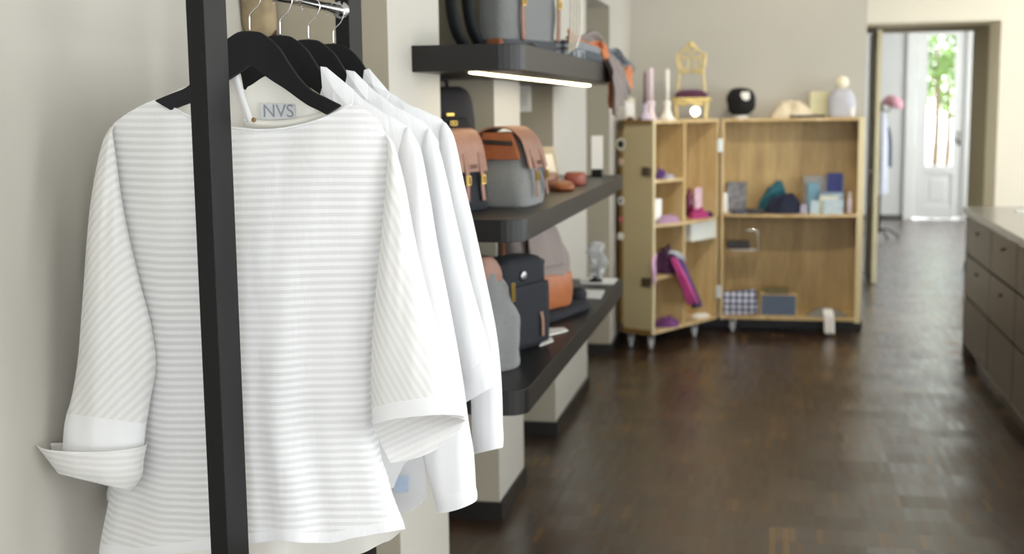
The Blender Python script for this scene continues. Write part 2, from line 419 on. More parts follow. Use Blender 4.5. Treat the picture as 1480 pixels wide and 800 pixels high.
box(bm, (DX0 + .01, y0, .02), (GX0, y1, 2.75)); box(bm, (GX1, y0, .02), (DX1 - .01, y1, 2.75)); box(bm, (GX0, y0, GZ1), (GX1, y1, 2.75)); box(bm, (GX0, y0, .02), (GX1, y1, .2)); box(bm, (GX0, y0, .66), (GX1, y1, GZ0)); box(bm, (GX0, y0 + .02, .2), (GX1, y1 - .01, .66))
d2 = struct('door_2', bm, casing, bevel=.005)
bm = box(B(), (GX0 + .07, y0 + .008, .27), (GX1 - .07, y0 + .03, .59)); mesh('door_panel', bm, casing, d2, bevel=.01)
gl, gn, go = nt('clear glass'); g1 = add(gn, 'ShaderNodeBsdfTransparent'); g2 = add(gn, 'ShaderNodeBsdfGlossy', Roughness=.02); gx = add(gn, 'ShaderNodeMixShader'); gx.inputs[0].default_value = .06
gn.links.new(g1.outputs[0], gx.inputs[1]); gn.links.new(g2.outputs[0], gx.inputs[2]); gn.links.new(gx.outputs[0], go.inputs[0])
mesh('glass_pane', box(B(), (GX0, y0 + .022, GZ0), (GX1, y0 + .028, GZ1)), gl, d2)
bm = B(); tube(bm, [(2.62, y0, 1.18), (2.62, y0 - .05, 1.18), (2.52, y0 - .05, 1.17)], .011, 8, 3); obox(bm, V(2.62, y0, 1.18), V(1, 0, 0), V(0, 1, 0), V(0, 0, 1), (-.02, -.01, -.1), (.02, 0, .1)); mesh('door_handle', bm, steel, d2, True)
# right wall with shop windows, rear wall with a window
bm = B(); WX = 4.3
def holed(bm, ax, c0, c1, lo, hi, holes):
    """wall slab with window holes: ax 'x' (plane x) or 'y'; holes (a0,a1,z0,z1) sorted"""
    def bx(a0, a1, z0, z1):
        if ax == 'x': box(bm, (c0, a0, z0), (c1, a1, z1))
        else: box(bm, (a0, c0, z0), (a1, c1, z1))
    cur = lo
    for a0, a1, z0, z1 in holes:
        bx(cur, a0, 0, HC); bx(a0, a1, 0, z0); bx(a0, a1, z1, HC); cur = a1
    bx(cur, hi, 0, HC)
HR = [(-2.2, .6, .5, 2.9), (1.2, 4.0, .5, 2.9), (4.6, 7.4, .5, 2.9), (8.2, 10.8, .5, 2.9), (14.2, 18.2, .8, 2.8)]
holed(bm, 'x', WX, WX + .2, -3.3, 19.4, HR); struct('wall_right', bm, paint)
bm = B(); holed(bm, 'y', -3.5, -3.3, -1.7, 4.4, [(-.9, 3.7, .4, 2.9)]); struct('wall_rear', bm, paint)
for i, (a, b, z0, z1) in enumerate(HR + [None] if False else HR):
    f = B()
    for q in (a, (a + b) / 2 - .03, b - .06): box(f, (WX + .05, q, z0), (WX + .12, q + .06, z1))
    box(f, (WX + .05, a, z0), (WX + .12, b, z0 + .06)); box(f, (WX + .05, a, z1 - .06), (WX + .12, b, z1))
    struct('window_%d' % (i + 1), f, casing)

# ------------------------------------------------------------------ garment helpers
def ring_row(xl, yl, xr, yr, Y, df, db, fb=0., bb=0., n=56, pw=.75):
    """closed horizontal section of a hanging garment between two outline points"""
    out = []
    for i in range(n):
        a = 2 * PI * i / n; c, s = math.cos(a), math.sin(a)
        u = (1 + c) / 2
        x = xl + (xr - xl) * u; y = yl + (yr - yl) * u
        d = abs(s) ** pw
        if s >= 0: out.append((x, y - fb * d, Y - df * d))       # front half, towards the room's near end
        else: out.append((x, y + bb * d, Y + db * d))
    return out
def fold(P, k, seed, amp):
    return amp * (noise.noise(V(P.x * k, P.z * 1.3, seed)) + .5 * noise.noise(V(P.x * k * 2.3, P.z * 3.1, seed + 9)))
def garment(name, rows, mt, parent, k=5, seed=0, amp=.008, fk=14, uvf=None, close=True, part=None):
    """rows of equal-length (x, y, Y) lists -> smooth sheet"""
    m_ = len(rows[0]); n = len(rows)
    cols = [crom([rows[i][j] for i in range(n)], k) for j in range(m_)]
    nr = len(cols[0]); bm = B(); g = []
    for i in range(nr):
        r = []
        for j in range(m_):
            x, y, Y = cols[j][i]
            P = W(x, y, Y=Y)
            edge = math.sin(PI * ((j * 2 / m_) % 1.0)) if close else math.sin(PI * j / (m_ - 1))
            sgn = 1
            P2 = W(x, y, Y=Y + fold(P, fk, seed, amp) * abs(edge))
            r.append(bm.verts.new(P2))
        g.append(r)
    for i in range(nr - 1):
        for j in range(m_ if close else m_ - 1): bm.faces.new((g[i][j], g[i][(j + 1) % m_], g[i + 1][(j + 1) % m_], g[i + 1][j]))
    uv = bm.loops.layers.uv.new('UVMap')
    for f in bm.faces:
        for lp in f.loops:
            P = lp.vert.co; lp[uv].uv = (P.x, uvf(P) if uvf else P.z)
    return mesh(name, bm, mt, parent, True)
def panel_rows(L, R, top, hem, Yf, n=44, m=26, inset=0.):
    """front or back body panel: between L(y) and R(y), from top(x) to hem(x); Yf(u, v) gives depth"""
    rows = []
    for i in range(m + 1):
        v = i / m; row = []
        for j in range(n + 1):
            u = j / n
            x = L(300) + (R(300) - L(300)) * u
            yt = top(x); y = yt
            for _ in range(3):
                x = L(y) + (R(y) - L(y)) * u
                y = top(x) + (hem(x) - top(x)) * v
            row.append((x, y, Yf(u, v)))
        rows.append(row)
    return rows
def pl(pts):
    def f(x):
        if x <= pts[0][0]: return pts[0][1]
        for (a, b), (c, d) in zip(pts, pts[1:]):
            if x <= c:
                t = (x - a) / (c - a); t2 = t * t * (3 - 2 * t) * .5 + t * .5
                return b + (d - b) * t2
        return pts[-1][1]
    return f

# ------------------------------------------------------------------ clothes rack
RX = -1.04
rack = thing('clothes_rack', 'black clothes rack of flat steel posts with a chrome rail, beside the left wall', 'clothes rack', (RX, 2.6, 0))
bm = box(B(), (RX - .018, 2.15, .004), (RX + .018, 2.246, 2.05)); mesh('post', bm, black, rack, bevel=.0015)
bm = box(B(), (RX - .018, 2.95, .004), (RX + .018, 3.046, 2.05)); mesh('post', bm, black, rack, bevel=.0015)
bm = box(B(), (RX - .018, 2.246, .004), (RX + .018, 2.95, .04)); mesh('base_bar', bm, black, rack, bevel=.0015)
bm = box(B(), (RX - .018, 2.246, 2.01), (RX + .018, 2.95, 2.05)); mesh('top_bar', bm, black, rack, bevel=.0015)
bm = box(B(), (RX - .22, 2.16, 0), (RX + .22, 2.236, .004)); mesh('foot', bm, black, rack)
bm = box(B(), (RX - .22, 2.96, 0), (RX + .22, 3.036, .004)); mesh('foot', bm, black, rack)
RZ = 1.916; RY = (2.246, 2.95)
bm = B(); tube(bm, [(RX, 2.2455, RZ), (RX, 2.9505, RZ)], .0115, 20); mesh('rail', bm, chrome, rack, True)
bm = B(); lathe(bm, (RX, 2.949, RZ), [(.021, -.012), (.021, .0), (.012, 0)], ax=(0, 1, 0)); mesh('rail_socket', bm, chrome, rack, True)

HY = [2.392, 2.552, 2.718, 2.883]; HCX = [361, 405, 446, 482]; HCY = [45, 51, 57, 63]
hang_mat = mat('matt black hanger wood', '141416', .6, .12, 50, spec=.25)
# half outline of the wooden body in metres from the hook foot: (x, z top) and (x, z bottom)
TOPC = [(0, 0), (.013, -.0005), (.026, -.0035), (.048, -.0175), (.067, -.035), (.084, -.060), (.106, -.089), (.135, -.1155), (.164, -.128), (.197, -.142)]
BOTC = [(0, -.0665), (.013, -.075), (.026, -.084), (.048, -.098), (.070, -.110), (.088, -.121), (.108, -.134), (.128, -.1455), (.147, -.153), (.167, -.162)]
def hanger(i, label):
    Y0 = HY[i]; c = W(HCX[i], HCY[i], Y=Y0)
    h = thing('coat_hanger', label, 'hanger', (RX, Y0, RZ), 'black hangers on the rack')
    bm = B(); K = 40; rows = []
    top = crom(TOPC, 4); bot = crom(BOTC, 4); nK = len(top) - 1
    for s in range(-nK, nK + 1):
        a = abs(s); sg = 1 if s > 0 else -1
        tx, tz = top[a]; bx_, bz = bot[a]
        f = a / nK
        def q(x, z, dy): return V(c.x + sg * x, Y0 - .028 * (x / .2) ** 1.4 + dy, c.z + z - .038 * sg * x)
        th = .0065
        rows.append([bm.verts.new(q(tx, tz - .0025, -th)), bm.verts.new(q(tx, tz, -th + .003)), bm.verts.new(q(tx, tz, th - .003)), bm.verts.new(q(tx, tz - .0025, th)), bm.verts.new(q(bx_, bz, th)), bm.verts.new(q(bx_, bz, -th))])
    for a, b in zip(rows, rows[1:]):
        for k in range(6): bm.faces.new((a[k], a[(k + 1) % 6], b[(k + 1) % 6], b[k]))
    bm.faces.new(rows[0]); bm.faces.new(rows[-1][::-1])
    o = mesh('hanger_body', bm, hang_mat, h)
    md = o.modifiers.new('split', 'EDGE_SPLIT'); md.split_angle = .5
    for p in o.data.polygons: p.use_smooth = True
    bm = B(); x0 = c.x; z0 = c.z; r = .0215
    pts = [(x0, Y0, z0 - .01), (x0, Y0, z0 + .026), (x0 + .004, Y0, z0 + .035), (x0 + .020, Y0, z0 + .049)]
    cz = RZ + .0115 + .0014 - r
    cc = (x0 + .008, cz)
    for a in range(-25, 206, 15): pts.append((cc[0] + r * math.cos(math.radians(a)), Y0, cc[1] + r * math.sin(math.radians(a))))
    tube(bm, pts, .0014, 8, 2); mesh('hook', bm, chrome, h, True)
    return h
hanger(0, 'black wooden hanger nearest the camera, carrying the striped blouse')
hanger(1, 'second black wooden hanger from the front, its hook between two others')
hanger(2, 'third black wooden hanger from the front of the rack')
hanger(3, 'rearmost black wooden hanger, beside the back post of the rack')

# ------------------------------------------------------------------ striped blouse
stripe = cloth_mat('striped white voile', 'f5f5f6', True, .0150, .13, .25)
stripe2 = cloth_mat('striped voile sleeve', 'f5f4f2', True, .0150, .09, .25, .93)
plain = cloth_mat('white cotton', 'f6f6f7', False, trans=.25)
inner_m = cloth_mat('cream facing', 'f1eee6', False, trans=.25)
Y1 = HY[0]
bl = thing('striped_blouse', 'loose white blouse with sheer horizontal stripes and turned-back cuffs, front garment on the rack', 'blouse', (RX, Y1, RZ - .15), 'white shirts hanging on the rack')
Lb = pl([(140, 148), (400, 152), (600, 160), (700, 160), (800, 143), (860, 138)])
Rb = pl([(140, 562), (200, 561), (300, 556), (400, 548), (500, 541), (600, 541), (655, 550), (700, 564), (765, 586), (860, 600)])
neckF = pl([(148, 203), (158, 186), (170, 173), (186, 162), (205, 152), (220, 145), (233, 141), (250, 154), (272, 167), (300, 177), (340, 184), (372, 187), (400, 186), (430, 181), (455, 174), (480, 164), (497, 155), (508, 150), (522, 154), (540, 166), (553, 182), (562, 200)])
hemF = pl([(140, 800), (200, 806), (300, 794), (360, 785), (402, 780), (440, 784), (480, 784), (515, 776), (550, 770), (586, 764)])
def Yb(u, v):
    d = .018 + .068 * min(1, v * 3.2 + .12)
    w = (4 * u * (1 - u)) ** .45 if 0 < u < 1 else 0
    f = .007 * math.sin(2 * PI * (u * 2.6 + .15 + .1 * v)) * min(1, v * 1.5) + .004 * math.sin(2 * PI * (u * 6.3 + .3 * v + .4)) * v
    f -= (.016 * math.exp(-((u - .62) / .13) ** 2) + .012 * math.exp(-((u - .22) / .10) ** 2)) * min(1, v * 2.5)
    return Y1 - d * w + f * w
def suv(P): return P.z + .004 * math.sin(P.x * 9)
hemtop = lambda x: hemF(x) - 15
garment('body', panel_rows(Lb, Rb, neckF, hemtop, Yb), stripe, bl, k=1, seed=2, amp=.007, uvf=suv, close=False)
hr = panel_rows(Lb, Rb, hemtop, hemF, lambda u, v: Yb(u, 1) - .0012, m=3)
garment('hem', hr, plain, bl, k=1, seed=2, amp=.007, uvf=suv, close=False)
# back of the blouse, with the slit at the nape
neckB = pl([(148, 203), (170, 173), (205, 152), (233, 141), (262, 127), (300, 113), (347, 101), (352, 128), (353, 140), (356, 126), (386, 109), (420, 122), (460, 140), (497, 155), (508, 150), (522, 154), (540, 166), (553, 182), (562, 200)])
hemB = pl([(140, 826), (300, 830), (440, 820), (520, 800), (560, 782), (586, 764)])
def Yk(u, v):
    w = (4 * u * (1 - u)) ** .45 if 0 < u < 1 else 0
    return Y1 + (.022 + .03 * min(1, v * 4)) * w + .01 * math.sin(2 * PI * (u * 3.3)) * w * v
garment('back_panel', panel_rows(Lb, Rb, neckB, hemB, Yk, n=140), inner_m, bl, k=1, seed=5, amp=.004, uvf=suv, close=False)
bm = B(); strap(bm, [W(338, 100, Y=Y1 + .018), W(345, 125, Y=Y1 + .012), W(353, 150, Y=Y1 + .008), W(362, 176, Y=Y1 + .004)], .014, (1, .2, .12), .0012); mesh('placket', bm, plain, bl, True)
bm = B()
pts = []
for x in (233, 250, 272, 300, 340, 372, 400, 430, 455, 480, 497, 508):
    u = (x - Lb(170)) / (Rb(170) - Lb(170)); pts.append(W(x, neckF(x) + 1, Y=Yb(u, 0) - .0015))
tube(bm, pts, .0028, 8, 4, flat=1.0); mesh('neck_binding', bm, plain, bl, True)
bm = B(); pts = [W(x, y, Y=Y1 + .006) for x, y in ((352, 176), (372, 178), (405, 179), (440, 173), (470, 164), (492, 156))]
strap(bm, pts, .014, (0, -.1, 1), .001); mesh('neck_facing', bm, inner_m, bl, True)
c = W(367, 173, Y=Y1 + .002); bm = B(); lathe(bm, c, [(.0045, 0), (.005, .001), (.0045, .002)], 16, (0, -1, 0)); mesh('button', bm, mat('shell button', '8a6f45', .3, .1, 90), bl, True)
# size label
pn = Y1 + .017
a, b_, c_, d_ = [W(x, y, Y=pn) for x, y in ((377, 149), (426, 150), (427, 171), (377, 173))]
lb = prism(B(), [a, b_, c_, d_], (0, .0006, 0)); mesh('neck_label', lb, mat('grey satin label', 'c3c4c6', .5, .03, 80), bl)
text('lettering', 'NVS', .037, mat('grey label print', '85888d', .6), bl, W(402, 161, Y=pn - .001), (1, 0, -.02), (0, 0, 1), .0003)
# left sleeve
def suvL(P): return (P.z - .95 * P.x) * .72
rows = [ring_row(*r) for r in [
    (158, 186, 166, 180, 2.37, .008, .008), (149, 203, 163, 192, 2.365, .018, .02), (140, 238, 168, 228, 2.355, .032, .03), (131, 290, 176, 285, 2.345, .045, .035),
    (125, 350, 188, 345, 2.335, .055, .04), (120, 420, 205, 415, 2.325, .062, .04), (116, 475, 219, 470, 2.315, .062, .04), (112, 522, 226, 528, 2.31, .06, .04),
    (104, 570, 218, 576, 2.305, .052, .04), (96, 598, 212, 612, 2.30, .046, .04)]]
sl = garment('sleeve', rows, stripe2, bl, seed=11, amp=.010, fk=22, uvf=suvL)
rows = [ring_row(*r) for r in [(96, 597, 212, 612, 2.30, .048, .04), (92, 620, 210, 630, 2.30, .05, .04), (90, 655, 206, 668, 2.30, .052, .04)]]
garment('cuff_band', rows, plain, bl, seed=11, amp=.006, fk=22)
rows = [ring_row(*r) for r in [(54, 640, 213, 637, 2.285, .075, .05, -14, 0), (53, 642, 213, 640, 2.285, .078, .052, -13, 0), (61, 653, 208, 664, 2.29, .075, .05, -9), (72, 668, 205, 688, 2.29, .068, .046, -4), (84, 684, 190, 710, 2.29, .055, .04, 2)]]
garment('turned_cuff', rows, stripe2, bl, seed=3, amp=.006, fk=18, uvf=lambda P: P.z)
# right sleeve
def suvR(P): return (P.z + 1.6 * P.x) * .53
rows = [ring_row(*r) for r in [
    (556, 193, 564, 199, 2.385, .008, .008), (560, 210, 572, 216, 2.38, .02, .02), (558, 262, 586, 268, 2.37, .035, .03), (552, 330, 598, 334, 2.36, .05, .04),
    (545, 400, 613, 400, 2.35, .06, .045), (539, 470, 631, 466, 2.345, .065, .05), (536, 540, 650, 530, 2.34, .065, .05), (537, 592, 664, 572, 2.34, .065, .05, 6)]]
garment('sleeve', rows, stripe2, bl, seed=21, amp=.012, fk=24, uvf=suvR)
rows = [ring_row(*r) for r in [(537, 591, 664, 571, 2.34, .066, .05, 6), (538, 603, 668, 588, 2.34, .067, .05, 7), (539, 616, 672, 604, 2.34, .068, .05, 9)]]
garment('cuff_band', rows, plain, bl, seed=21, amp=.004, fk=24)
# the open end of the right cuff: inner face seen below the lip
pts_f = [(539, 617), (556, 611), (575, 604), (600, 598), (625, 597), (648, 600), (672, 606)]
pts_b = [(564, 668), (575, 667), (592, 664), (612, 658), (634, 647), (655, 630), (673, 608)]
def two(f): 
    out = []
    for (x0, y0), (x1, y1) in zip(pts_f, pts_b): out.append((x0 + (x1 - x0) * f, y0 + (y1 - y0) * f, 2.275 + .085 * f + (.03 * math.sin(PI * f))))
    return crom(out, 5)
rows = [two(f) for f in (0, .33, .66, 1)]
garment('turned_cuff', rows, stripe2, bl, k=6, seed=4, amp=.004, close=False, uvf=lambda P: (P.z - .5 * P.x))

# ------------------------------------------------------------------ plain shirts behind
def shirt(idx, label, R_, topr, rowsR, cuffR, hemf, hemb, seed, collar, tail=None):
    Y0 = HY[idx]; cx = HCX[idx]
    sh = thing('white_shirt', label, 'shirt', (RX, Y0, RZ - .15), 'white shirts hanging on the rack')
    Rr = pl(R_); Ll = lambda y: 2 * cx - Rr(y)
    tp = pl(topr); topf = lambda x: tp(x if x > cx else 2 * cx - x)
    def Yf(u, v):
        w = (4 * u * (1 - u)) ** .45 if 0 < u < 1 else 0
        return Y0 - (.048 + .008 * min(1, v * 3)) * w + .008 * math.sin(2 * PI * (u * 4.3 + seed * .3)) * w * v
    def Yr(u, v):
        w = (4 * u * (1 - u)) ** .45 if 0 < u < 1 else 0
        return Y0 + (.016 + .035 * min(1, v * 3)) * w + .006 * math.sin(2 * PI * (u * 3.3 + seed * .3)) * w * v
    hf = (lambda x: hemf(x if x > cx else 2 * cx - x)); hb = (lambda x: hemb(x if x > cx else 2 * cx - x))
    garment('front_panel', panel_rows(Ll, Rr, topf, hf, Yf), plain, sh, k=1, seed=seed, amp=.005, close=False)
    garment('back_panel', panel_rows(Ll, Rr, topf, hb, Yr), plain, sh, k=1, seed=seed + 3, amp=.005, close=False)
    for mir in (0, 1):
        def mm(r):
            r = list(r)
            if mir: r[0], r[1], r[2], r[3] = 2 * cx - r[2] + 34, r[3], 2 * cx - r[0] + 34, r[1]
            return ring_row(*r)
        garment('sleeve', [mm(r) for r in rowsR], plain, sh, seed=seed + 7, amp=.006, fk=20)
        garment('cuff', [mm(r) for r in cuffR], plain, sh, k=3, seed=seed + 7, amp=.003, fk=20)
    for mir in (0, 1):
        q = [(2 * cx - x if mir else x, y) for x, y in collar]
        # the collar leaf: outer face stands forward of the hanger, folding over behind
        P = [W(x, y, Y=Y0 - .056) for x, y in q]
        bm = B(); n = len(P); cen = sum(P, V(0, 0, 0)) / n
        fr = [bm.verts.new(p) for p in P]; c0 = bm.verts.new(cen + V(0, -.008, 0))
        bk = [bm.verts.new(p + V(0, .003, -.0)) for p in P]; c1 = bm.verts.new(cen + V(0, .012, 0))
        for a in range(n):
            bm.faces.new((fr[a], fr[(a + 1) % n], c0)); bm.faces.new((bk[(a + 1) % n], bk[a], c1)); bm.faces.new((fr[a], bk[a], bk[(a + 1) % n], fr[(a + 1) % n]))
        mesh('collar', bm, plain, sh)
    bm = B(); q = [W(cx - 38, collar[0][1] + 8, Y=Y0 + .016), W(cx - 14, collar[0][1] - 2, Y=Y0 + .034), W(cx + 14, collar[0][1] - 2, Y=Y0 + .034), W(cx + 38, collar[0][1] + 8, Y=Y0 + .016)]
    strap(bm, q, .035, (0, 0, 1), .0015); mesh('collar_band', bm, plain, sh, True)
    return sh
s2 = shirt(1, 'plain white shirt directly behind the striped blouse, shirt-tail hem with a pale blue care tag', [(150, 592), (200, 602), (400, 600), (650, 612), (760, 622)],
      [(405, 175), (455, 160), (463, 140), (468, 99), (490, 113), (510, 130), (530, 148), (560, 166), (592, 184), (602, 204)],
      [(588, 183, 592, 186, 2.53, .004, .004), (574, 205, 604, 206, 2.545, .022, .022), (574, 232, 612, 231, 2.54, .03, .03), (580, 300, 624, 298, 2.53, .04, .035), (584, 362, 634, 360, 2.52, .045, .035), (586, 450, 651, 446, 2.51, .045, .035), (592, 540, 667, 534, 2.505, .045, .035), (602, 620, 678, 612, 2.50, .042, .035), (612, 665, 685, 655, 2.50, .04, .035), (626, 716, 688, 704, 2.50, .038, .034, -3)],
      [(626, 716, 688, 703, 2.50, .042, .038, -3), (629, 726, 690, 712, 2.50, .043, .038, -5), (632, 737, 690, 719, 2.50, .042, .038, -8)],
      pl([(405, 700), (540, 706), (568, 706), (573, 690), (590, 662), (612, 655)]), pl([(405, 770), (540, 756), (580, 744), (603, 733), (622, 712)]), 31,
      [(463, 96), (471, 97), (511, 130), (508, 160), (480, 152), (466, 133)])
bm = prism(B(), [W(x, y, Y=2.565) for x, y in ((571, 688), (590, 687), (590, 710), (570, 712))], (0, .0008, 0)); mesh('care_tag', bm, mat('pale blue care tag', 'c9dcf4', .5, .03, 60), s2)
s3 = shirt(2, 'plain white shirt third along the rail, its sleeve ending in a wide slanted cuff', [(150, 622), (200, 634), (400, 630), (700, 630)],
      [(446, 175), (490, 160), (498, 130), (503, 101), (520, 112), (545, 134), (575, 156), (610, 174), (622, 186), (630, 205)],
      [(618, 184, 622, 187, 2.69, .004, .004), (608, 215, 635, 216, 2.705, .025, .022), (614, 245, 643, 245, 2.70, .03, .03), (626, 330, 662, 328, 2.69, .038, .035), (640, 420, 683, 416, 2.68, .042, .035), (655, 500, 702, 482, 2.67, .042, .035), (666, 546, 711, 518, 2.67, .042, .035)],
      [(666, 544, 711, 516, 2.67, .046, .038), (669, 562, 716, 536, 2.67, .047, .04), (672, 582, 721, 553, 2.67, .047, .04)],
      pl([(446, 650), (560, 640), (630, 600)]), pl([(446, 660), (560, 650), (630, 610)]), 41,
      [(500, 101), (512, 103), (531, 122), (530, 144), (512, 140), (503, 120)])
s4 = shirt(3, 'plain white long-sleeved shirt at the back of the rail, longest sleeve with a buttoned cuff', [(150, 642), (200, 652), (400, 650), (700, 650)],
      [(482, 175), (518, 160), (523, 130), (528, 102), (545, 114), (562, 134), (600, 155), (632, 168), (645, 176), (652, 196)],
      [(641, 175, 645, 178, 2.855, .004, .004), (634, 200, 657, 200, 2.87, .025, .022), (640, 260, 670, 260, 2.865, .03, .03), (655, 330, 686, 328, 2.86, .036, .035), (668, 410, 703, 406, 2.85, .04, .035), (676, 490, 718, 482, 2.845, .04, .035), (680, 560, 725, 552, 2.84, .038, .035), (682, 625, 727, 618, 2.84, .036, .035)],
      [(682, 624, 727, 617, 2.84, .04, .038), (683, 640, 728, 632, 2.84, .04, .038), (685, 656, 727, 646, 2.84, .04, .038)],
      pl([(482, 650), (560, 640), (650, 600)]), pl([(482, 660), (560, 650), (650, 610)]), 51,
      [(526, 101), (533, 99), (563, 134), (558, 146), (540, 140), (524, 118)])
# ------------------------------------------------------------------ wall shelves
shelf_m = mat('anthracite laminate', '1a1816', .4, .06, 40, spec=.35)
XS, YS0, YS1 = -.745, 3.695, 6.27
def shelf_outline(z):
    p = [(XP, YS0)]
    r = .07
    for a in range(-90, 1, 15): p.append((XS - r + r * math.cos(math.radians(a)), YS0 + r + r * math.sin(math.radians(a))))
    r2 = .02
    for a in range(0, 91, 30): p.append((XS - r2 + r2 * math.cos(math.radians(a)), YS1 - r2 + r2 * math.sin(math.radians(a))))
    e = .0005
    p += [(XP + e, YS1), (XP + e, 6.17 - e), (XR + e, 6.17 - e), (XR + e, 5.34 + e), (XP + e, 5.34 + e), (XP + e, 4.83 - e), (XR + e, 4.83 - e), (XR + e, 4.02 + e), (XP + e, 4.02 + e)]
    p[0] = (XP + e, YS0)
    return [V(x, y, z) for x, y in p]
SZ = {'top': (1.788, 1.867), 'mid': (1.269, 1.339), 'low': (.727, .806)}
for k, lab in (('top', 'top black floating wall shelf with a lit strip underneath'), ('mid', 'middle black floating wall shelf, holding the leather-flapped satchels'), ('low', 'lowest black floating wall shelf, holding the navy bag and tan tote')):
    z0, z1 = SZ[k]
    sh = thing('wall_shelf', lab, 'shelf', (-.92, 4.98, z0), 'floating wall shelves between the pillars')
    mesh('shelf_board', prism(B(), shelf_outline(z0), (0, 0, z1 - z0)), shelf_m, sh, bevel=.002)
    if k == 'top':
        mesh('light_strip', box(B(), (-.925, 3.78, z0 - .006), (-.900, 6.19, z0 - .0005)), led, sh)
        mesh('light_channel', box(B(), (-.932, 3.77, z0 - .0045), (-.9255, 6.2, z0 - .0005)), steel, sh)
# wall switch on the niche side
sw = thing('wall_switch', 'white light switch plate on the pillar side above the middle shelf', 'switch', (-1.22, 6.17, 1.75))
mesh('switch_plate', box(B(), (-1.26, 6.158, 1.66), (-1.195, 6.17, 1.80)), white, sw, bevel=.004)
mesh('rocker', box(B(), (-1.245, 6.154, 1.69), (-1.21, 6.158, 1.75)), mat('off white plastic', 'e6e4dc', .4, .02, 8), sw, bevel=.002)

# ------------------------------------------------------------------ bags
felt = mat('grey wool felt', '757674', .95, .16, 220, bump=.3, sheen=.3)
feltd = mat('dark grey wool felt', '4a4b4d', .95, .2, 180, bump=.3)
navy = mat('navy canvas', '171a21', .85, .15, 160, bump=.2)
blackc = mat('black canvas', '1f1d1f', .8, .15, 120, bump=.2)
tan = mat('tan leather', '8c4e2a', .5, .12, 40, bump=.15)
tanl = mat('pale tan leather', '8e6855', .55, .1, 40, bump=.15)
rope = mat('undyed cord', 'd8d0c0', .9, .08, 120)
taup = mat('taupe wool', '8b7f79', .95, .1, 160, bump=.3)
def buckle(bm, c, ux, uz, w=.022, h=.028, t=.003):
    ux = Vector(ux).normalized(); uz = Vector(uz).normalized(); un = ux.cross(uz); c = Vector(c)
    for s in (-1, 1):
        obox(bm, c, ux, un, uz, (s * w / 2 - t / 2, -t, -h / 2), (s * w / 2 + t / 2, t, h / 2)); obox(bm, c, ux, un, uz, (-w / 2, -t, s * h / 2 - t / 2), (w / 2, t, s * h / 2 + t / 2))
    obox(bm, c, ux, un, uz, (-t / 2, -t * 1.5, -h / 2), (t / 2, t * .2, h / 2)); return bm
class Frame:
    """ux: along the bag's width, uf: out of its front, uz: up"""
    def __init__(s, base, ang, lean=0.):
        s.o = Vector(base); s.ux = V(math.cos(ang), math.sin(ang), 0); s.uf = V(math.sin(ang), -math.cos(ang), 0); s.uz = V(0, 0, 1)
        if lean:
            q = Matrix.Rotation(lean, 3, s.ux); s.uf = q @ s.uf; s.uz = q @ s.uz
    def p(s, x, f, z): return s.o + s.ux * x + s.uf * f + s.uz * z

def satchel(name, label, base, ang, w, d, h, body, group=None, roll=True):
    """rucksack with a folded leather flap, two strap fastenings and leather side bands"""
    F = Frame(base, ang); t = thing(name, label, 'bag', base, group)
    bm = soft(B(), base, F.ux, [(0, w * .47, d * .46, 0, 0), (.012, w * .5, d * .5, 0, 0), (h * .3, w * .49, d * .5, 0, 0), (h * .6, w * .39, d * .40, 0, .0), (h * .85, w * .33, d * .28, 0, d * .03), (h * .97, w * .31, d * .2, 0, d * .04)], 5, 44, 5, .006, 1)
    mesh('bag_body', bm, body, t, True)
    # leather side bands near the top
    for s_ in (-1, 1):
        x = s_ * w; bm = B()
        prism(bm, [F.p(x * .32, d * .22, h * .97), F.p(x * .36, d * .36, h * .72), F.p(x * .39, d * .38, h * .62), F.p(x * .39, -d * .38, h * .62), F.p(x * .36, -d * .34, h * .74), F.p(x * .32, -d * .28, h * .97)], F.ux * s_ * .014)
        mesh('side_band', bm, tan, t, bevel=.003)
    for s_ in (-1, 1):
        bm = prism(B(), [F.p(s_ * w * .375, d * .24, h * .86), F.p(s_ * w * .39, d * .26, h * .80), F.p(s_ * w * .39, -d * .30, h * .83), F.p(s_ * w * .375, -d * .30, h * .885)], F.ux * s_ * .008)
        mesh('side_strap', bm, mat('dark bridle leather', '1f1713', .45, .1, 40), t, bevel=.002)
    # flap rolls over the top from the back and down the front
    pts = [F.p(0, -d * .36, h * .80), F.p(0, -d * .38, h * .93), F.p(0, -d * .24, h * 1.02), F.p(0, 0, h * 1.04), F.p(0, d * .2, h * 1.01), F.p(0, d * .38, h * .88), F.p(0, d * .47, h * .68), F.p(0, d * .53, h * .50)]
    bm = strap(B(), pts, (w * .66, w * .76), F.ux, .006, 6); mesh('flap', bm, tanl, t, True, bevel=.002)
    for s_ in (-1, 1):
        x = s_ * w * .2
        sp_ = mesh('strap', strap(B(), [F.p(x, d * .46, h * .74), F.p(x, d * .56, h * .52), F.p(x, d * .575, h * .34), F.p(x * 1.1, d * .60, h * .13)], .020, F.ux, .004), tanl, t, True)
        mesh('buckle', buckle(B(), F.p(x, d * .60, h * .40), F.ux, F.uz), brass, sp_)
    text('lettering', 'NVS', .022, mat('stamped leather print', '54362a', .6), t, F.p(0, d * .525 + .006, h * .565), F.ux, (F.uz + F.uf * -.2), .0006)
    return t
ZM = SZ['mid'][1]; ZT = SZ['top'][1]; ZL = SZ['low'][1]
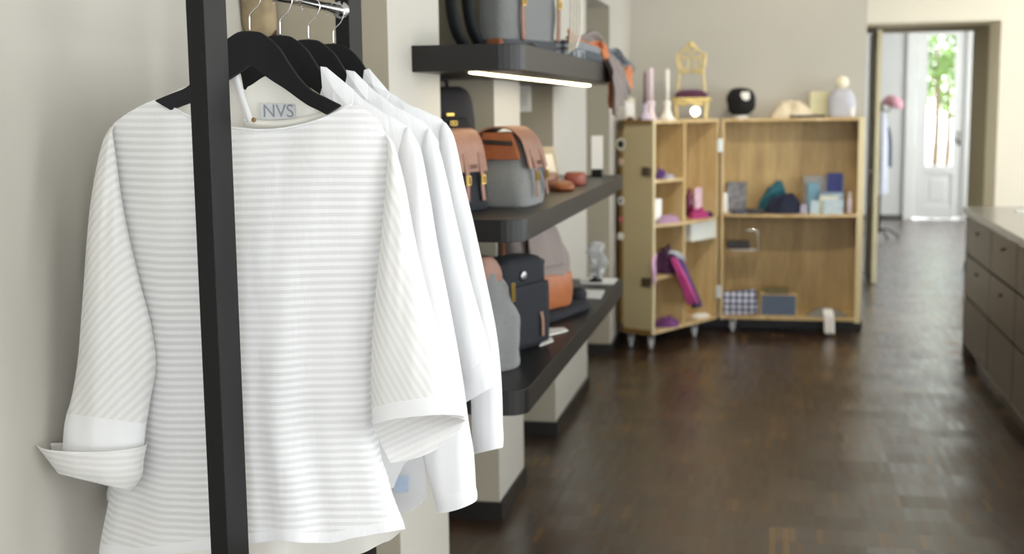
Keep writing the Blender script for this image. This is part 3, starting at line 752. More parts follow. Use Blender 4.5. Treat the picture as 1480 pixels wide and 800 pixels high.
# satchel beside the shelf front: near corner (-.83,4.09), right base (-.80,4.40), left base (-.97,4.23)
satchel('satchel_rucksack', 'grey felt rucksack with pink-tan leather flap and brass buckles, upright on the middle shelf', (-.918, 4.30, ZM), math.radians(84), .28, .21, .262, felt, 'leather-flapped rucksacks on the middle shelf')
satchel('satchel_rucksack', 'dark navy rucksack with tan leather flap, half hidden by the white sleeves', (-1.035, 4.02, ZM), math.radians(70), .22, .13, .26, navy, 'leather-flapped rucksacks on the middle shelf')
# black upright backpack further back
t = thing('backpack', 'tall black backpack with brass catch, standing deep in the niche on the middle shelf', 'bag', (-1.23, 4.55, ZM))
F = Frame((-1.23, 4.55, ZM), math.radians(40))
mesh('bag_body', soft(B(), F.o, F.ux, [(0, .11, .07, 0, 0), (.02, .12, .08, 0, 0), (.2, .125, .085, 0, 0), (.34, .118, .08, 0, 0), (.40, .10, .065, 0, 0), (.42, .07, .04, 0, 0)], 4, 40, 5, .006, 2), blackc, t, True)
mesh('front_pocket', soft(B(), F.p(0, .088, .03), F.ux, [(0, .08, .018, 0, 0), (.02, .09, .026, 0, 0), (.2, .09, .028, 0, 0), (.26, .082, .02, 0, 0), (.275, .07, .01, 0, 0)], 4, 32, 4), blackc, t, True)
mesh('catch', buckle(B(), F.p(0, .118, .285), F.ux, F.uz, .024, .014, .0025), brass, t)
bm = tube(B(), [F.p(-.03, 0, .415), F.p(-.025, 0, .445), F.p(.025, 0, .445), F.p(.03, 0, .415)], .007, 8, 4); mesh('grab_handle', bm, blackc, t, True)
mesh('brass_plate', obox(B(), F.p(0, .092, .315), F.ux, F.uf, F.uz, (-.016, -.01, -.004), (.016, .0, .008)), brass, t, bevel=.002)

# big grey rucksack on the top shelf
A_ = V(-.95, 4.38, ZT); ang = math.radians(68)
base = V(-.962, 4.72, ZT)
t = thing('rucksack', 'large grey wool rucksack with black shoulder straps and white cord, standing on the top shelf', 'bag', base)
F = Frame(base, ang)
mesh('bag_body', soft(B(), base, F.ux, [(0, .18, .055, 0, 0), (.015, .19, .065, 0, 0), (.15, .195, .07, 0, 0), (.33, .19, .065, 0, 0), (.45, .18, .05, 0, 0), (.49, .14, .03, 0, 0)], 4.5, 48, 5, .010, 5), felt, t, True)
mesh('base_panel', soft(B(), F.p(0, 0, .0), F.ux, [(0.001, .182, .06, 0, 0), (.014, .196, .070, 0, 0), (.05, .200, .075, 0, 0), (.062, .198, .073, 0, 0)], 4.5, 48, 4), feltd, t, True)
for s_ in (-1, 1):
    st = mesh('front_strap', strap(B(), [F.p(.12 * s_ + .03, .07, .46), F.p(.125 * s_ + .03, .085, .3), F.p(.125 * s_ + .03, .085, .15), F.p(.12 * s_ + .03, .085, .06)], .024, F.ux, .004), tanl, t, True)
    mesh('buckle', buckle(B(), F.p(.125 * s_ + .03, .091, .2), F.ux, F.uz), brass, st)
for k_, (dy, zz) in enumerate(((0, 0), (.035, .0))):
    o_ = -.215 - dy
    pts = [F.p(o_ + .03, -.05 - k_ * .05, .44), F.p(o_ - .01, -.06 - k_ * .05, .36), F.p(o_ - .03, -.06 - k_ * .05, .22), F.p(o_ - .015, -.05 - k_ * .05, .1), F.p(o_ + .03, -.03 - k_ * .05, .02)]
    mesh('shoulder_strap', strap(B(), pts, .045, F.uf, .012), mat('black webbing', '15171a', .7, .1, 120), t, True)
mesh('tan_patch', soft(B(), F.p(-.215, .04, .0), F.ux, [(.002, .012, .03, 0, 0), (.03, .016, .034, 0, 0), (.055, .012, .03, 0, 0), (.062, .006, .02, 0, 0)], 3, 20, 3), tan, t, True)
bm = B()
for k_ in range(4):
    f = .06 + .012 * k_; x = .215 + .004 * k_
    tube(bm, [F.p(x - .02, .06, .47), F.p(x + .012, .08 + .01 * k_, .38), F.p(x + .022, .09 + .012 * k_, .24), F.p(x + .006, .10 + .012 * k_, .11), F.p(x - .035, .115 + .008 * k_, .02 + .006 * k_)], .0045, 8, 5)
mesh('cord', bm, rope, t, True)
mesh('luggage_tag', strap(B(), [F.p(-.03, .085, .05), F.p(-.035, .13, .012), F.p(-.05, .17, -.005), F.p(-.055, .185, -.02)], .022, F.ux, .003), feltd, t, True)

# tan and taupe scarf trailing over the shelf end, on a folded checked throw
chk = checks('grey check wool', ('24272b', '565b61', '9a9d9e'), .035, 'yx')
t = thing('checked_throw', 'folded grey checked throw lying along the top shelf beside the rucksack', 'blanket', (-.82, 5.3, ZT))
bm = soft(B(), (-.845, 5.42, ZT), (0, 1, 0), [(0, .50, .075, 0, 0), (.006, .52, .09, 0, 0), (.03, .52, .092, 0, 0), (.042, .50, .085, 0, 0)], 6, 60, 3, .012, 8); mesh('fold', bm, chk, t, True)
bm = soft(B(), (-.85, 5.40, ZT + .040), (0, 1, 0), [(0, .47, .07, 0, 0), (.006, .49, .082, 0, 0), (.028, .48, .08, 0, 0), (.036, .45, .07, 0, 0)], 6, 60, 3, .012, 9); mesh('fold', bm, chk, t, True)
def ribbon_cloth(bm, path, w0, nw=14, amp=.012, seed=0, k=8, acc=5):
    """cloth band along path; path items (point, side vector, width factor); folds run along its length"""
    P = crom([tuple(p) + tuple(s) + (w,) for p, s, w in path], k); R_ = []
    for i, q in enumerate(P):
        p = V(*q[:3]); s = V(*q[3:6]).normalized(); w = q[6] * w0; j0 = P[max(i - 1, 0)]; j1 = P[min(i + 1, len(P) - 1)]
        t = (V(*j1[:3]) - V(*j0[:3])).normalized(); n = t.cross(s).normalized(); row = []
        for j in range(nw + 1):
            u = j / nw - .5
            row.append(bm.verts.new(p + s * w * u + n * amp * (math.sin(2 * PI * acc * u + seed + i * .05) + .8 * noise.noise(V(u * 5 + seed, i * .15, 0)))))
        R_.append(row)
    n_ = len(R_)
    for i in range(n_ - 1):
        for j in range(nw): bm.faces.new((R_[i][j], R_[i][j + 1], R_[i + 1][j + 1], R_[i + 1][j]))
    return bm
def thick(o, th=.004):
    m_ = o.modifiers.new('thickness', 'SOLIDIFY'); m_.thickness = th; m_.offset = 0; return o
tano = mat('apricot wool', 'c77c50', .9, .1, 120)
t = thing('scarf', 'long taupe and apricot scarf draped over the far end of the top shelf', 'scarf', (-.8, 5.9, ZT))
zc = ZT + .085
o = mesh('scarf_run', ribbon_cloth(B(), [(W(822, 60, X=-.84), (0, .1, 1), .55), (W(838, 64, X=-.86), (0, .3, 1), .6), (W(858, 62, X=-.83), (0, .2, 1), .9), (W(874, 78, X=-.78), (.1, .6, .8), .8), (W(884, 92, X=-.735), (0, .9, .5), .7)], .13, 16, .014, 1, acc=2.5), taup, t, True); thick(o)
o = mesh('apricot_edge', ribbon_cloth(B(), [(W(822, 48, X=-.80), (0, .2, 1), .5), (W(829, 60, X=-.79), (0, .6, 1), .9), (W(845, 67, X=-.80), (0, .3, 1), .4), (W(862, 66, X=-.79), (0, .6, 1), .7), (W(871, 74, X=-.76), (0, .8, .6), 1.1), (W(880, 90, X=-.735), (0, 1, .3), .9)], .075, 10, .008, 2, acc=1.5), tano, t, True); thick(o)
o = mesh('scarf_tail', ribbon_cloth(B(), [(W(883, 86, X=-.735), (0, 1, 0), .55), (W(893, 104, X=-.715), (0, 1, 0), .95), (W(897, 125, X=-.71), (0, 1, 0), 1.15), (W(900, 148, X=-.71), (0, 1, .18), 1.4)], .55, 34, .014, 3, acc=5), taup, t, True); thick(o)
o = mesh('apricot_lining', ribbon_cloth(B(), [(W(905, 96, X=-.73), (0, 1, 0), .6), (W(910, 106, X=-.72), (0, 1, 0), 1.), (W(909, 124, X=-.72), (0, 1, 0), 1.), (W(906, 134, X=-.72), (0, 1, 0), .5)], .16, 10, .012, 4, acc=2), tano, t, True); thick(o)
o = mesh('brown_lining', ribbon_cloth(B(), [(W(884, 118, X=-.728), (0, 1, 0), .7), (W(885, 135, X=-.726), (0, 1, 0), 1.1), (W(886, 154, X=-.726), (0, 1, .1), 1.)], .16, 10, .010, 5, acc=2), mat('rust wool', '8a5030', .9, .1, 100), t, True); thick(o)
o = mesh('tied_end', ribbon_cloth(B(), [(W(878, 74, X=-.76), (.2, 1, .4), .6), (W(890, 80, X=-.74), (.2, .8, 1), .9), (W(903, 90, X=-.73), (0, 1, .8), .8), (W(915, 102, X=-.72), (0, 1, .6), .7)], .09, 10, .010, 6, acc=2), chk, t, True); thick(o)

# small things at the far end of the middle shelf
def leather_roll(name, label, x, y, z, rx, ry, h, mt, ang=0, grp=None):
    o = mesh(name, soft(B(), (x, y, z), (math.cos(ang), math.sin(ang), 0), [(0, rx * .9, ry * .9, 0, 0), (h * .25, rx, ry, 0, 0), (h * .75, rx, ry, 0, 0), (h, rx * .85, ry * .85, 0, 0)], 3, 28, 4, .003, 3), mt, None, True, origin=(x, y, z)); return tag(o, label, 'case', grp)
leather_roll('leather_case', 'long flat tan leather case lying on the middle shelf behind the grey rucksack', -.87, 5.13, ZM, .05, .15, .032, tan, .25)
leather_roll('leather_pouch', 'rounded reddish-brown leather pouch on the middle shelf beside the flat case', -.86, 5.44, ZM, .045, .07, .055, mat('oxblood leather', '8a4534', .5, .1, 40), 0)
leather_roll('leather_roll', 'small pale tan leather roll at the back of the middle shelf', -.965, 5.36, ZM, .035, .1, .055, tanl, 0)
def card(name, label, c, ux, w, h, mt, th=.003, lean=.2, cat='card', grp=None, print_=None):
    ux = Vector(ux).normalized(); un = ux.cross(V(0, 0, 1)); uz = (V(0, 0, 1) * math.cos(lean) - un * math.sin(lean)); un2 = ux.cross(uz)
    t = thing(name, label, cat, c, grp)
    mesh('sheet', obox(B(), Vector(c), ux, un2, uz, (-w / 2, 0, 0), (w / 2, th, h)), mt, t)
    if print_: mesh('printed_area', obox(B(), Vector(c), ux, un2, uz, (-w * .36, th, h * .2), (w * .36, th + .0006, h * .8)), print_, t)
    return t
card('display_card', 'dark narrow upright card between the rucksack flap and the leather cases', (-.93, 5.03, ZM), (.55, .8, 0), .05, .225, mat('charcoal card', '3c4444', .6, .05, 20), .006, .25)
card('picture_card', 'tan and white upright picture card leaning behind the leather cases', (-.98, 5.50, ZM), (.5, .85, 0), .13, .17, mat('buff card', 'a89878', .7, .1, 20), .003, .25, print_=mat('cream card', 'd8cdb4', .7, .08, 30))
t = thing('card_holder', 'white price card in a small black stand at the end of the middle shelf', 'card', (-.86, 6.14, ZM))
mesh('stand', box(B(), (-.885, 6.11, ZM), (-.835, 6.17, ZM + .035)), black, t, bevel=.004)
mesh('sheet', box(B(), (-.888, 6.135, ZM + .036), (-.832, 6.142, ZM + .20)), white, t)
o = mesh('wire_rod', tube(B(), [(-1.02, 5.75, ZM + .004), (-.865, 6.10, ZM + .004)], .003, 8), chrome, None, True, origin=(-.94, 5.9, ZM)); tag(o, 'thin bright rod lying on the far end of the middle shelf', 'rod')

# ---- lowest shelf
t = thing('tote_bag', 'soft grey wool bag with tan leather collar, cut off by the white sleeves', 'bag', (-.93, 3.93, ZL))
F = Frame((-.93, 4.02, ZL), math.radians(60))
mesh('bag_body', soft(B(), F.o, F.ux, [(0, .085, .06, 0, 0), (.02, .10, .075, 0, 0), (.15, .105, .08, 0, 0), (.27, .08, .06, -.01, 0), (.33, .05, .04, -.02, 0)], 3, 40, 5, .02, 11), felt, t, True)
mesh('leather_collar', soft(B(), F.p(-.02, 0, .30), F.ux, [(0, .062, .05, 0, 0), (.03, .058, .05, 0, 0), (.07, .045, .04, -.01, 0), (.085, .03, .03, -.015, 0)], 3, 32, 4, .008, 12), tanl, t, True)
mesh('zip_pull', buckle(B(), F.p(.05, .065, .26), F.ux, F.uz, .012, .06), brass, t)
# navy boxy bag
t = thing('messenger_bag', 'dark navy upright zipped shoulder bag with a small tan tab, front of the lowest shelf', 'bag', (-.93, 4.42, ZL))
F = Frame((-.945, 4.42, ZL), math.radians(67))
mesh('bag_body', soft(B(), F.o, F.ux, [(0, .135, .062, 0, 0), (.012, .145, .072, 0, 0), (.15, .148, .075, 0, 0), (.29, .145, .072, 0, 0), (.325, .13, .06, 0, 0), (.335, .10, .04, 0, 0)], 6, 48, 5, .004, 13), navy, t, True)
mesh('front_pocket', soft(B(), F.p(0, .078, .02), F.ux, [(0, .12, .01, 0, 0), (.012, .128, .018, 0, 0), (.2, .128, .018, 0, 0), (.215, .12, .008, 0, 0)], 6, 40, 4), navy, t, True)
mesh('zip', tube(B(), [F.p(-.14, .055, .03), F.p(-.142, .055, .27), F.p(-.12, .055, .315), F.p(.12, .055, .315), F.p(.142, .055, .27), F.p(.14, .055, .03)], .004, 8, 5), mat('dark zip', '121215', .5, .1, 200), t, True)
mesh('tab', box(B(), F.p(-.165, -.03, .20), F.p(-.148, .03, .222)), tan, t, bevel=.002)
mesh('zip_pull', strap(B(), [F.p(.06, .10, .13), F.p(.062, .105, .09), F.p(.064, .104, .04)], .016, F.ux, .003), tanl, t, True)
bm = B(); lathe(bm, F.p(-.02, .077, .27), [(.018, 0), (.018, .003), (.012, .005)], 20, F.uf); mesh('badge', bm, steel, t, True)
# tall slouched tote
t = thing('large_tote', 'large slouched grey wool tote with a tan leather bottom, leaning behind the navy bag', 'bag', (-.97, 4.98, ZL))
F = Frame((-.965, 5.03, ZL + .0), math.radians(62), 0)
mesh('leather_bottom', soft(B(), F.o, F.ux, [(.045, .15, .07, .0, 0), (.055, .165, .085, 0, 0), (.12, .178, .095, -.005, 0), (.185, .178, .092, -.01, 0), (.19, .172, .086, -.01, 0)], 5, 44, 4, .006, 14), mat('cognac leather', 'a5633a', .5, .1, 30, bump=.1), t, True)
mesh('bag_body', soft(B(), F.o, F.ux, [(.182, .176, .090, -.01, 0), (.25, .172, .088, -.02, 0), (.34, .155, .07, -.045, 0), (.40, .13, .05, -.075, 0), (.43, .11, .035, -.09, 0)], 5, 44, 5, .012, 15), taup, t, True)
o = mesh('front_flap', ribbon_cloth(B(), [(F.p(-.09, .02, .435), F.ux, .55), (F.p(-.075, .085, .40), F.ux, .8), (F.p(-.06, .104, .32), F.ux, .95), (F.p(-.05, .108, .23), F.ux, 1.0)], .22, 16, .004, 2, acc=1.3), taup, t, True); thick(o, .005)
bm = tube(B(), [F.p(-.19, .0, .40), F.p(-.215, 0, .44), F.p(-.20, .0, .33), F.p(-.205, .0, .28)], .010, 8, 5); mesh('strap_loop', bm, tan, t, True)
mesh('ring', buckle(B(), F.p(-.20, .03, .37), F.ux, F.uz, .03, .03, .004), brass, t)
t2 = thing('navy_pouch', 'flat dark navy pouch folded under the tan-bottomed tote', 'bag', (-.86, 5.2, ZL))
mesh('pouch_body', soft(B(), (-.915, 5.13, ZL), (.3, 1, 0), [(0, .24, .085, 0, 0), (.01, .26, .095, 0, 0), (.03, .255, .09, 0, 0), (.041, .22, .07, 0, 0)], 4, 44, 4, .008, 16), navy, t2, True)
mesh('pouch_flap', soft(B(), (-.845, 5.37, ZL + .03), (.3, 1, 0), [(0, .05, .035, 0, 0), (.03, .055, .04, 0, 0), (.05, .035, .028, 0, 0), (.055, .02, .015, 0, 0)], 3, 32, 4, .010, 17), navy, t2, True)
card('display_card', 'grey slim upright card standing behind the tan-bottomed tote', (-.99, 5.72, ZL), (.4, .9, 0), .16, .20, mat('warm grey card', 'b9b2a8', .7, .05, 20), .004, .35)
def sheet(name, label, pxs, z, mt, cat='paper', th=.004, grp=None):
    pts = [W(x, y, Z=z) for x, y in pxs]
    o = mesh(name, prism(B(), pts, (0, 0, th)), mt, None, False, origin=sum(pts, V(0, 0, 0)) / len(pts)); tag(o, label, cat, grp); return o
sheet('price_card', 'cream price card lying flat beside the navy shoulder bag', [(786, 476), (815, 474), (821, 478), (790, 486)], ZL + .001, white, 'card')
t = thing('swing_tag', 'small grey swing tag on a cord in front of the navy shoulder bag', 'tag', W(790, 494, Z=ZL))
mesh('tag_card', prism(B(), [W(x, y, Z=ZL + .001) for x, y in ((780, 500), (784, 491), (798, 488), (800, 493))], (0, 0, .003)), white, t)
mesh('tag_cord', tube(B(), [W(786, 484, Z=ZL + .03), W(788, 488, Z=ZL + .012), W(790, 492, Z=ZL + .004)], .002, 6, 3), white, t, True)
sheet('leaflet', 'white leaflet lying flat on the far part of the lowest shelf', [(831, 424), (846, 419), (874, 420), (868, 432), (832, 430)], ZL + .001, white)
sheet('leaflet', 'white leaflet at the very end of the lowest shelf under the glass ornament', [(838, 405), (848, 402), (893, 403), (886, 411), (840, 410)], ZL + .001, white)
glassm, gn_, go_ = nt('cut crystal'); pp = add(gn_, 'ShaderNodeBsdfPrincipled', Roughness=.12, IOR=1.45); pp.inputs['Transmission Weight'].default_value = .8; pp.inputs['Base Color'].default_value = (.95, .95, .95, 1); gn_.links.new(pp.outputs[0], go_.inputs[0])
c = W(861, 408, Z=ZL)
t = thing('crystal_ornament', 'clear faceted crystal ornament at the far end of the lowest shelf', 'ornament', c)
bm = B(); random.seed(3)
for k_ in range(13):
    a = random.uniform(0, 2 * PI); rr_ = random.uniform(0, .042); z = .03 + k_ * .0135
    m4 = Matrix.Translation(c + V(rr_ * math.cos(a), rr_ * math.sin(a), z)) @ Matrix.Rotation(random.uniform(0, 3), 4, 'X') @ Matrix.Rotation(random.uniform(0, 3), 4, 'Z')
    bmesh.ops.create_icosphere(bm, subdivisions=1, radius=random.uniform(.024, .036), matrix=m4)
mesh('crystal', bm, glassm, t)
bm = lathe(B(), c + V(0, 0, .007), [(.035, 0), (.035, .008), (.012, .012), (.010, .03)], 20); mesh('base', bm, black, t, True)

# something cream hanging beside the hanging rail on the pillar face
t = thing('felt_pouch', 'small cream and brown pouch hung high on the first pillar behind the hangers', 'pouch', (-1.46, 3.44, 1.9))
c = W(374, 20, Y=3.41)
mesh('pouch_body', soft(B(), (c.x, 3.41, c.z - .07), (1, 0, 0), [(0, .02, .012, 0, 0), (.03, .045, .03, 0, 0), (.12, .05, .035, 0, 0), (.19, .03, .02, 0, 0), (.2, .015, .01, 0, 0)], 3, 32, 4, .01, 21), mat('cream brown felt', '9b8a6c', .9, .3, 14), t, True)
c2 = W(392, 46, Y=3.41)
mesh('tassel', soft(B(), (c2.x, 3.42, c2.z - .02), (1, 0, 0), [(0, .012, .006, 0, 0), (.02, .012, .008, 0, 0), (.045, .002, .002, 0, 0)], 3, 16, 3), mat('dark red leather', '3a1510', .6, .1, 40), t, True)
mesh('cord', tube(B(), [(c.x, 3.41, c.z + .12), (c.x + .01, 3.43, c.z + .2), (c.x + .01, 3.459, c.z + .24)], .003, 6, 3), rope, t, True)
# ------------------------------------------------------------------ wardrobe trunk
ply = wood('pale beech ply', 'b8985f', 'dcc598', 5, .5)
plyb = wood('figured beech panel', '93784a', 'c4a873', 4, .5)
edge = mat('raw ply edge', 'dccda4', .6, .06, 60)
side = mat('beige painted panel', 'b3a37c', .6, .03, 6)
ZB, ZTOP = .115, 1.588
N0 = V(-.81, 8.50, 0); H0 = V(-.40, 9.25, 0); H1 = V(-.385, 9.25, 0); E0 = V(.622, 9.25, 0)
DPL, DPR = .27, .32
tr = thing('wardrobe_trunk', 'tall open wardrobe trunk of pale wood on casters, two hinged halves used as display shelving', 'trunk', (0, 9.2, 0))
TT = .022
# right half : frame axes
uR = V(1, 0, 0); nR = V(0, 1, 0); uz = V(0, 0, 1); wR = E0.x - H1.x
uL = (H0 - N0).normalized(); wL = (H0 - N0).length; nL = V(-uL.y, uL.x, 0)
def LB(bm, o, u, n, a, b): return obox(bm, o, u, n, uz, a, b)
def shell(o, u, n, w, dp, outer, tag_):
    bm = B(); LB(bm, o, u, n, (TT, dp - .012, ZB + TT), (w - TT, dp, ZTOP - TT)); mesh('back_panel', bm, plyb, tr)
    bm = B(); LB(bm, o, u, n, (0, 0, ZB), (TT, dp, ZTOP)); mesh('side_panel', bm, outer[0], tr, bevel=.002)
    bm = B(); LB(bm, o, u, n, (w - TT, 0, ZB), (w, dp, ZTOP)); mesh('side_panel', bm, outer[1], tr, bevel=.002)
    bm = B(); LB(bm, o, u, n, (TT, 0, ZTOP - TT), (w - TT, dp, ZTOP)); mesh('top_panel', bm, ply, tr, bevel=.002)
    bm = B(); LB(bm, o, u, n, (TT, 0, ZB), (w - TT, dp, ZB + TT)); mesh('bottom_panel', bm, ply, tr, bevel=.002)
shell(H1, uR, nR, wR, DPR, (ply, ply), 'r')
shell(N0, uL, nL, wL, DPL, (side, ply), 'l')
# pale front edges
bm = B(); LB(bm, H1, uR, nR, (wR - .04, -.006, ZB - .01), (wR + .004, 0.0, ZTOP)); mesh('edge_strip', bm, edge, tr, bevel=.002)
bm = B(); LB(bm, N0, uL, nL, (0, -.005, ZB), (TT, 0, ZTOP)); mesh('edge_strip', bm, edge, tr)
# gold-brown trim rail on the outer panel of the left half
trim = mat('ochre wooden trim', '7a5b26', .5, .1, 30)
for zz in (ZB - .004, ZTOP - .03):
    bm = B(); LB(bm, N0, uL, nL, (-.008, .012, zz), (-.0005, DPL, zz + .034)); mesh('trim_rail', bm, trim, tr)
bm = B(); LB(bm, N0, uL, nL, (-.008, DPL - .02, ZB + .03), (-.0005, DPL + .003, ZTOP - .03)); mesh('trim_rail', bm, trim, tr)
plL = (N0, nL)
def uL_at(x, y): return (W(x, y, pl=plL) - N0).dot(uL)
def zL_at(x, y): return W(x, y, pl=plL).z
def zR_at(x, y): return W(x, y, Y=9.25).z
uD = uL_at(990, 250)
bm = B(); LB(bm, N0, uL, nL, (uD - .012, .002, ZB + TT), (uD + .012, DPL - .014, ZTOP - TT)); mesh('divider', bm, ply, tr, bevel=.002)
z1 = zL_at(965, 259); z2 = zL_at(980, 320); z3 = zL_at(962, 398)
for a, b, z, fr in ((TT, uD - .0125, z1, .003), (TT, uD - .0125, z3, .003)):
    bm = B(); LB(bm, N0, uL, nL, (a, fr, z - .02), (b, DPL - .014, z)); mesh('shelf', bm, ply, tr, bevel=.002)
# curved fold-out shelf
def curved(o, u, n, w, z, out, dp, split=None):
    pts = []
    for k_ in range(21):
        s = k_ / 20; pts.append(o + u * (TT + (w - 2 * TT) * s) - n * (out * (1 - abs(2 * s - 1) ** 4)) + uz * (z - .018))
    pts += [o + u * (w - TT) + n * dp + uz * (z - .018), o + u * TT + n * dp + uz * (z - .018)]
    return prism(B(), pts, (0, 0, .018))
mesh('curved_shelf', curved(N0, uL, nL, wL, z2, .05, -.004), ply, tr)
for a, b in ((TT, uD - .0125), (uD + .0125, wL - TT)):
    bm = B(); LB(bm, N0, uL, nL, (a, -.003, z2 - .018), (b, DPL - .014, z2)); mesh('shelf', bm, ply, tr)
zr = zR_at(1140, 309)
mesh('curved_shelf', curved(H1, uR, nR, wR, zr, .07, -.001), ply, tr)
bm = B(); LB(bm, H1, uR, nR, (TT, 0, zr - .018), (wR - TT, DPR - .014, zr)); mesh('shelf', bm, ply, tr)
# white drawer under the curved shelf
dr = B(); LB(dr, N0, uL, nL, (uL_at(1000, 330), .004, z2 - .018 - .14), (wL - TT - .002, DPL - .02, z2 - .02)); mesh('drawer', dr, mat('white painted drawer', 'd9dbd3', .5, .03, 10), tr, bevel=.002)
# hinges, latches, corner fittings
for yy in (210, 421):
    z = zR_at(1041, yy); bm = box(B(), (-.412, 9.232, z - .045), (-.372, 9.249, z + .045)); tube(bm, [(-.392, 9.228, z - .05), (-.392, 9.228, z + .05)], .007, 10); mesh('hinge', bm, mat('zinc plate', 'c9ccc8', .3, .05, 20, metal=.6), tr)
dk = mat('aged metal', '5a4a3a', .45, .15, 60, metal=.7)
for yy in (248, 408):
    z = zL_at(944, yy)
    bm = B(); LB(bm, N0, uL, nL, (-.02, .012, z - .03), (-.001, .08, z + .03)); LB(bm, N0, uL, nL, (-.028, .02, z - .012), (-.018, .05, z + .012)); mesh('latch', bm, dk, tr, bevel=.003)
def fitting(o, u, n, u0, z):
    bm = B(); LB(bm, o, u, n, (u0 - .022, DPL - .028, z - .03), (u0 + .002, DPL + .008, z + .03)); return mesh('corner_fitting', bm, dk, tr, bevel=.006)
fitting(N0, uL, nL, -.002, ZTOP - .03); fitting(N0, uL, nL, -.002, ZB + .03)
# castors
castm = mat('pale grey castor rubber', 'b8b9bb', .3, .1, 40)
def castor(x, y, h_=.113):
    t_ = B(); r = .042
    box(t_, (x - .03, y - .03, h_ - .004), (x + .03, y + .03, h_)); box(t_, (x - .020, y - .012, r), (x - .015, y + .03, h_ - .003)); box(t_, (x + .015, y - .012, r), (x + .020, y + .03, h_ - .003))
    c_ = mesh('castor', t_, steel, tr)
    w_ = B(); lathe(w_, (x - .012, y - .006, r), [(r * .7, 0), (r, .004), (r, .020), (r * .7, .024)], 24, (1, 0, 0)); mesh('wheel', w_, castm, c_, True)
def onL(u, n): p = N0 + uL * u + nL * n; return p.x, p.y
castor(*onL(.06, .05)); castor(*onL(.06, .22)); castor(*onL(.62, .05)); castor(-.29, 9.31); castor(.41, 9.31); castor(.41, 9.52); castor(-.29, 9.52)
# small round stickers on the narrow side
cols = [('cream enamel', 'd9d2bd'), ('black enamel', '15140f'), ('rose enamel', 'c9606a'), ('white enamel', 'e9e7df')]
ml = {n_: mat(n_, c_, .4, .03, 20) for n_, c_ in cols}
for i_, (y, r, mn, r2, m2) in enumerate(((208, .045, 'cream enamel', .026, 'black enamel'), (289, .028, 'white enamel', .014, 'black enamel'), (315, .018, 'rose enamel', 0, ''), (340, .026, 'white enamel', 0, ''), (233, .022, 'cream enamel', .012, 'rose enamel'))):
    p = W(884, y, pl=(N0 + nL * DPL, uL)); 
    p = N0 + nL * (DPL - .012) + uz * p.z - uL * .009
    b_ = lathe(B(), p, [(r, 0), (r, .004)], 24, -uL); so = mesh('enamel_badge', b_, ml[mn], tr)
    if r2: mesh('badge_centre', lathe(B(), p - uL * .004, [(r2, 0), (r2, .002)], 20, -uL), ml[m2], so)

# ------------------------------------------------------------------ things in the trunk
def PL(x, y, n=.05, z=None):
    """point inside the left half seen at a pixel, n metres behind its opening"""
    return W(x, y, pl=(N0 + nL * n, nL))
def PR(x, y, d=.08): return W(x, y, Y=9.25 + d)
mauve = mat('mauve wool', '8d6f9c', .9, .12, 60); purple = mat('purple wool', '5a3a78', .9, .15, 60); magenta = mat('magenta wool', 'a3356f', .9, .12, 60)
rose = mat('rose pink', 'dcb3cf', .8, .08, 30); tealm = mat('teal wool', '2b6472', .9, .12, 80, bump=.3); navyw = mat('dark navy wool', '1c2238', .9, .15, 80, bump=.3)
darkm = mat('charcoal leather', '2b2a2c', .5, .15, 40); greyp = mat('grey printed paper', '8c8a86', .8, .15, 60)
def heapo(name, label, c, rx, ry, h, mt, seed, cat, ang=0, grp=None, rough=.35):
    o = mesh(name, heap(B(), c, rx, ry, h, seed, ang, rough=rough), mt, None, True, origin=c); return tag(o, label, cat, grp)
def stand_box(name, label, c, u, n, w, d, h, mt, cat, face=None, grp=None):
    t_ = thing(name, label, cat, c, grp)
    mesh('box_body', obox(B(), Vector(c), u, n, uz, (-w / 2, 0, 0), (w / 2, d, h)), mt, t_, bevel=.002)
    if face: mesh('front_face', obox(B(), Vector(c), u, n, uz, (-w / 2 + .008, -.0012, .008), (w / 2 - .008, -.0002, h - .008)), face, t_)
    return t_
px2m = 9.2 / 1800 * 1.03
def onshelf(p, z): return V(p.x, p.y, z)
aL = math.atan2(uL.y, uL.x)
heapo('knitted_gloves', 'purple folded gloves on the upper left trunk shelf', onshelf(PL(954, 250, .10), z1), .05, .05, .055, purple, 3, 'gloves', aL)
heapo('knitted_socks', 'small grey and white socks beside the purple gloves in the trunk', onshelf(PL(966, 254, .05), z1), .06, .03, .03, mat('grey marl', 'a09ea6', .9, .25, 40), 5, 'socks', aL)
c = onshelf(PL(952, 292, .07), z2); stand_box('white_box', 'white upright carton in the left half of the trunk, above the curved shelf', c, uL, nL, .075, .04, .165, white, 'box')
heapo('folded_scarf', 'mauve folded scarf lying on the curved trunk shelf below the white carton', onshelf(PL(966, 312, .03), z2), .13, .05, .045, mat('mauve cloth', 'a583a0', .9, .1, 50), 7, 'scarf', aL, rough=.2)
c = onshelf(PL(1017, 285, .12), z2); stand_box('pink_box', 'pale pink patterned carton standing in the right column of the trunk half', c, V(.93, .37, 0), V(-.37, .93, 0), .135, .03, .205, mat('pale pink card', 'e3c6da', .7, .2, 22), 'box')
heapo('folded_scarf', 'magenta crumpled scarf in front of the pale pink carton', onshelf(PL(1010, 305, .04), z2), .11, .055, .06, magenta, 9, 'scarf', aL)
heapo('dark_gloves', 'dark violet gloves beside the magenta scarf at the edge of the curved shelf', onshelf(PL(1024, 311, .02), z2), .05, .03, .035, mat('dark violet wool', '2c1a44', .9, .15, 60), 10, 'gloves', aL)
o = mesh('burgundy_bottle', lathe(B(), onshelf(PL(996, 285, .15), z2), [(.02, 0), (.034, .01), (.036, .12), (.022, .16), (.014, .18), (.014, .205)], 20), mat('burgundy glaze', '5e1538', .3, .1, 30), None, True, origin=onshelf(PL(996, 285, .15), z2)); tag(o, 'slim burgundy bottle beside the central divider of the trunk', 'bottle')
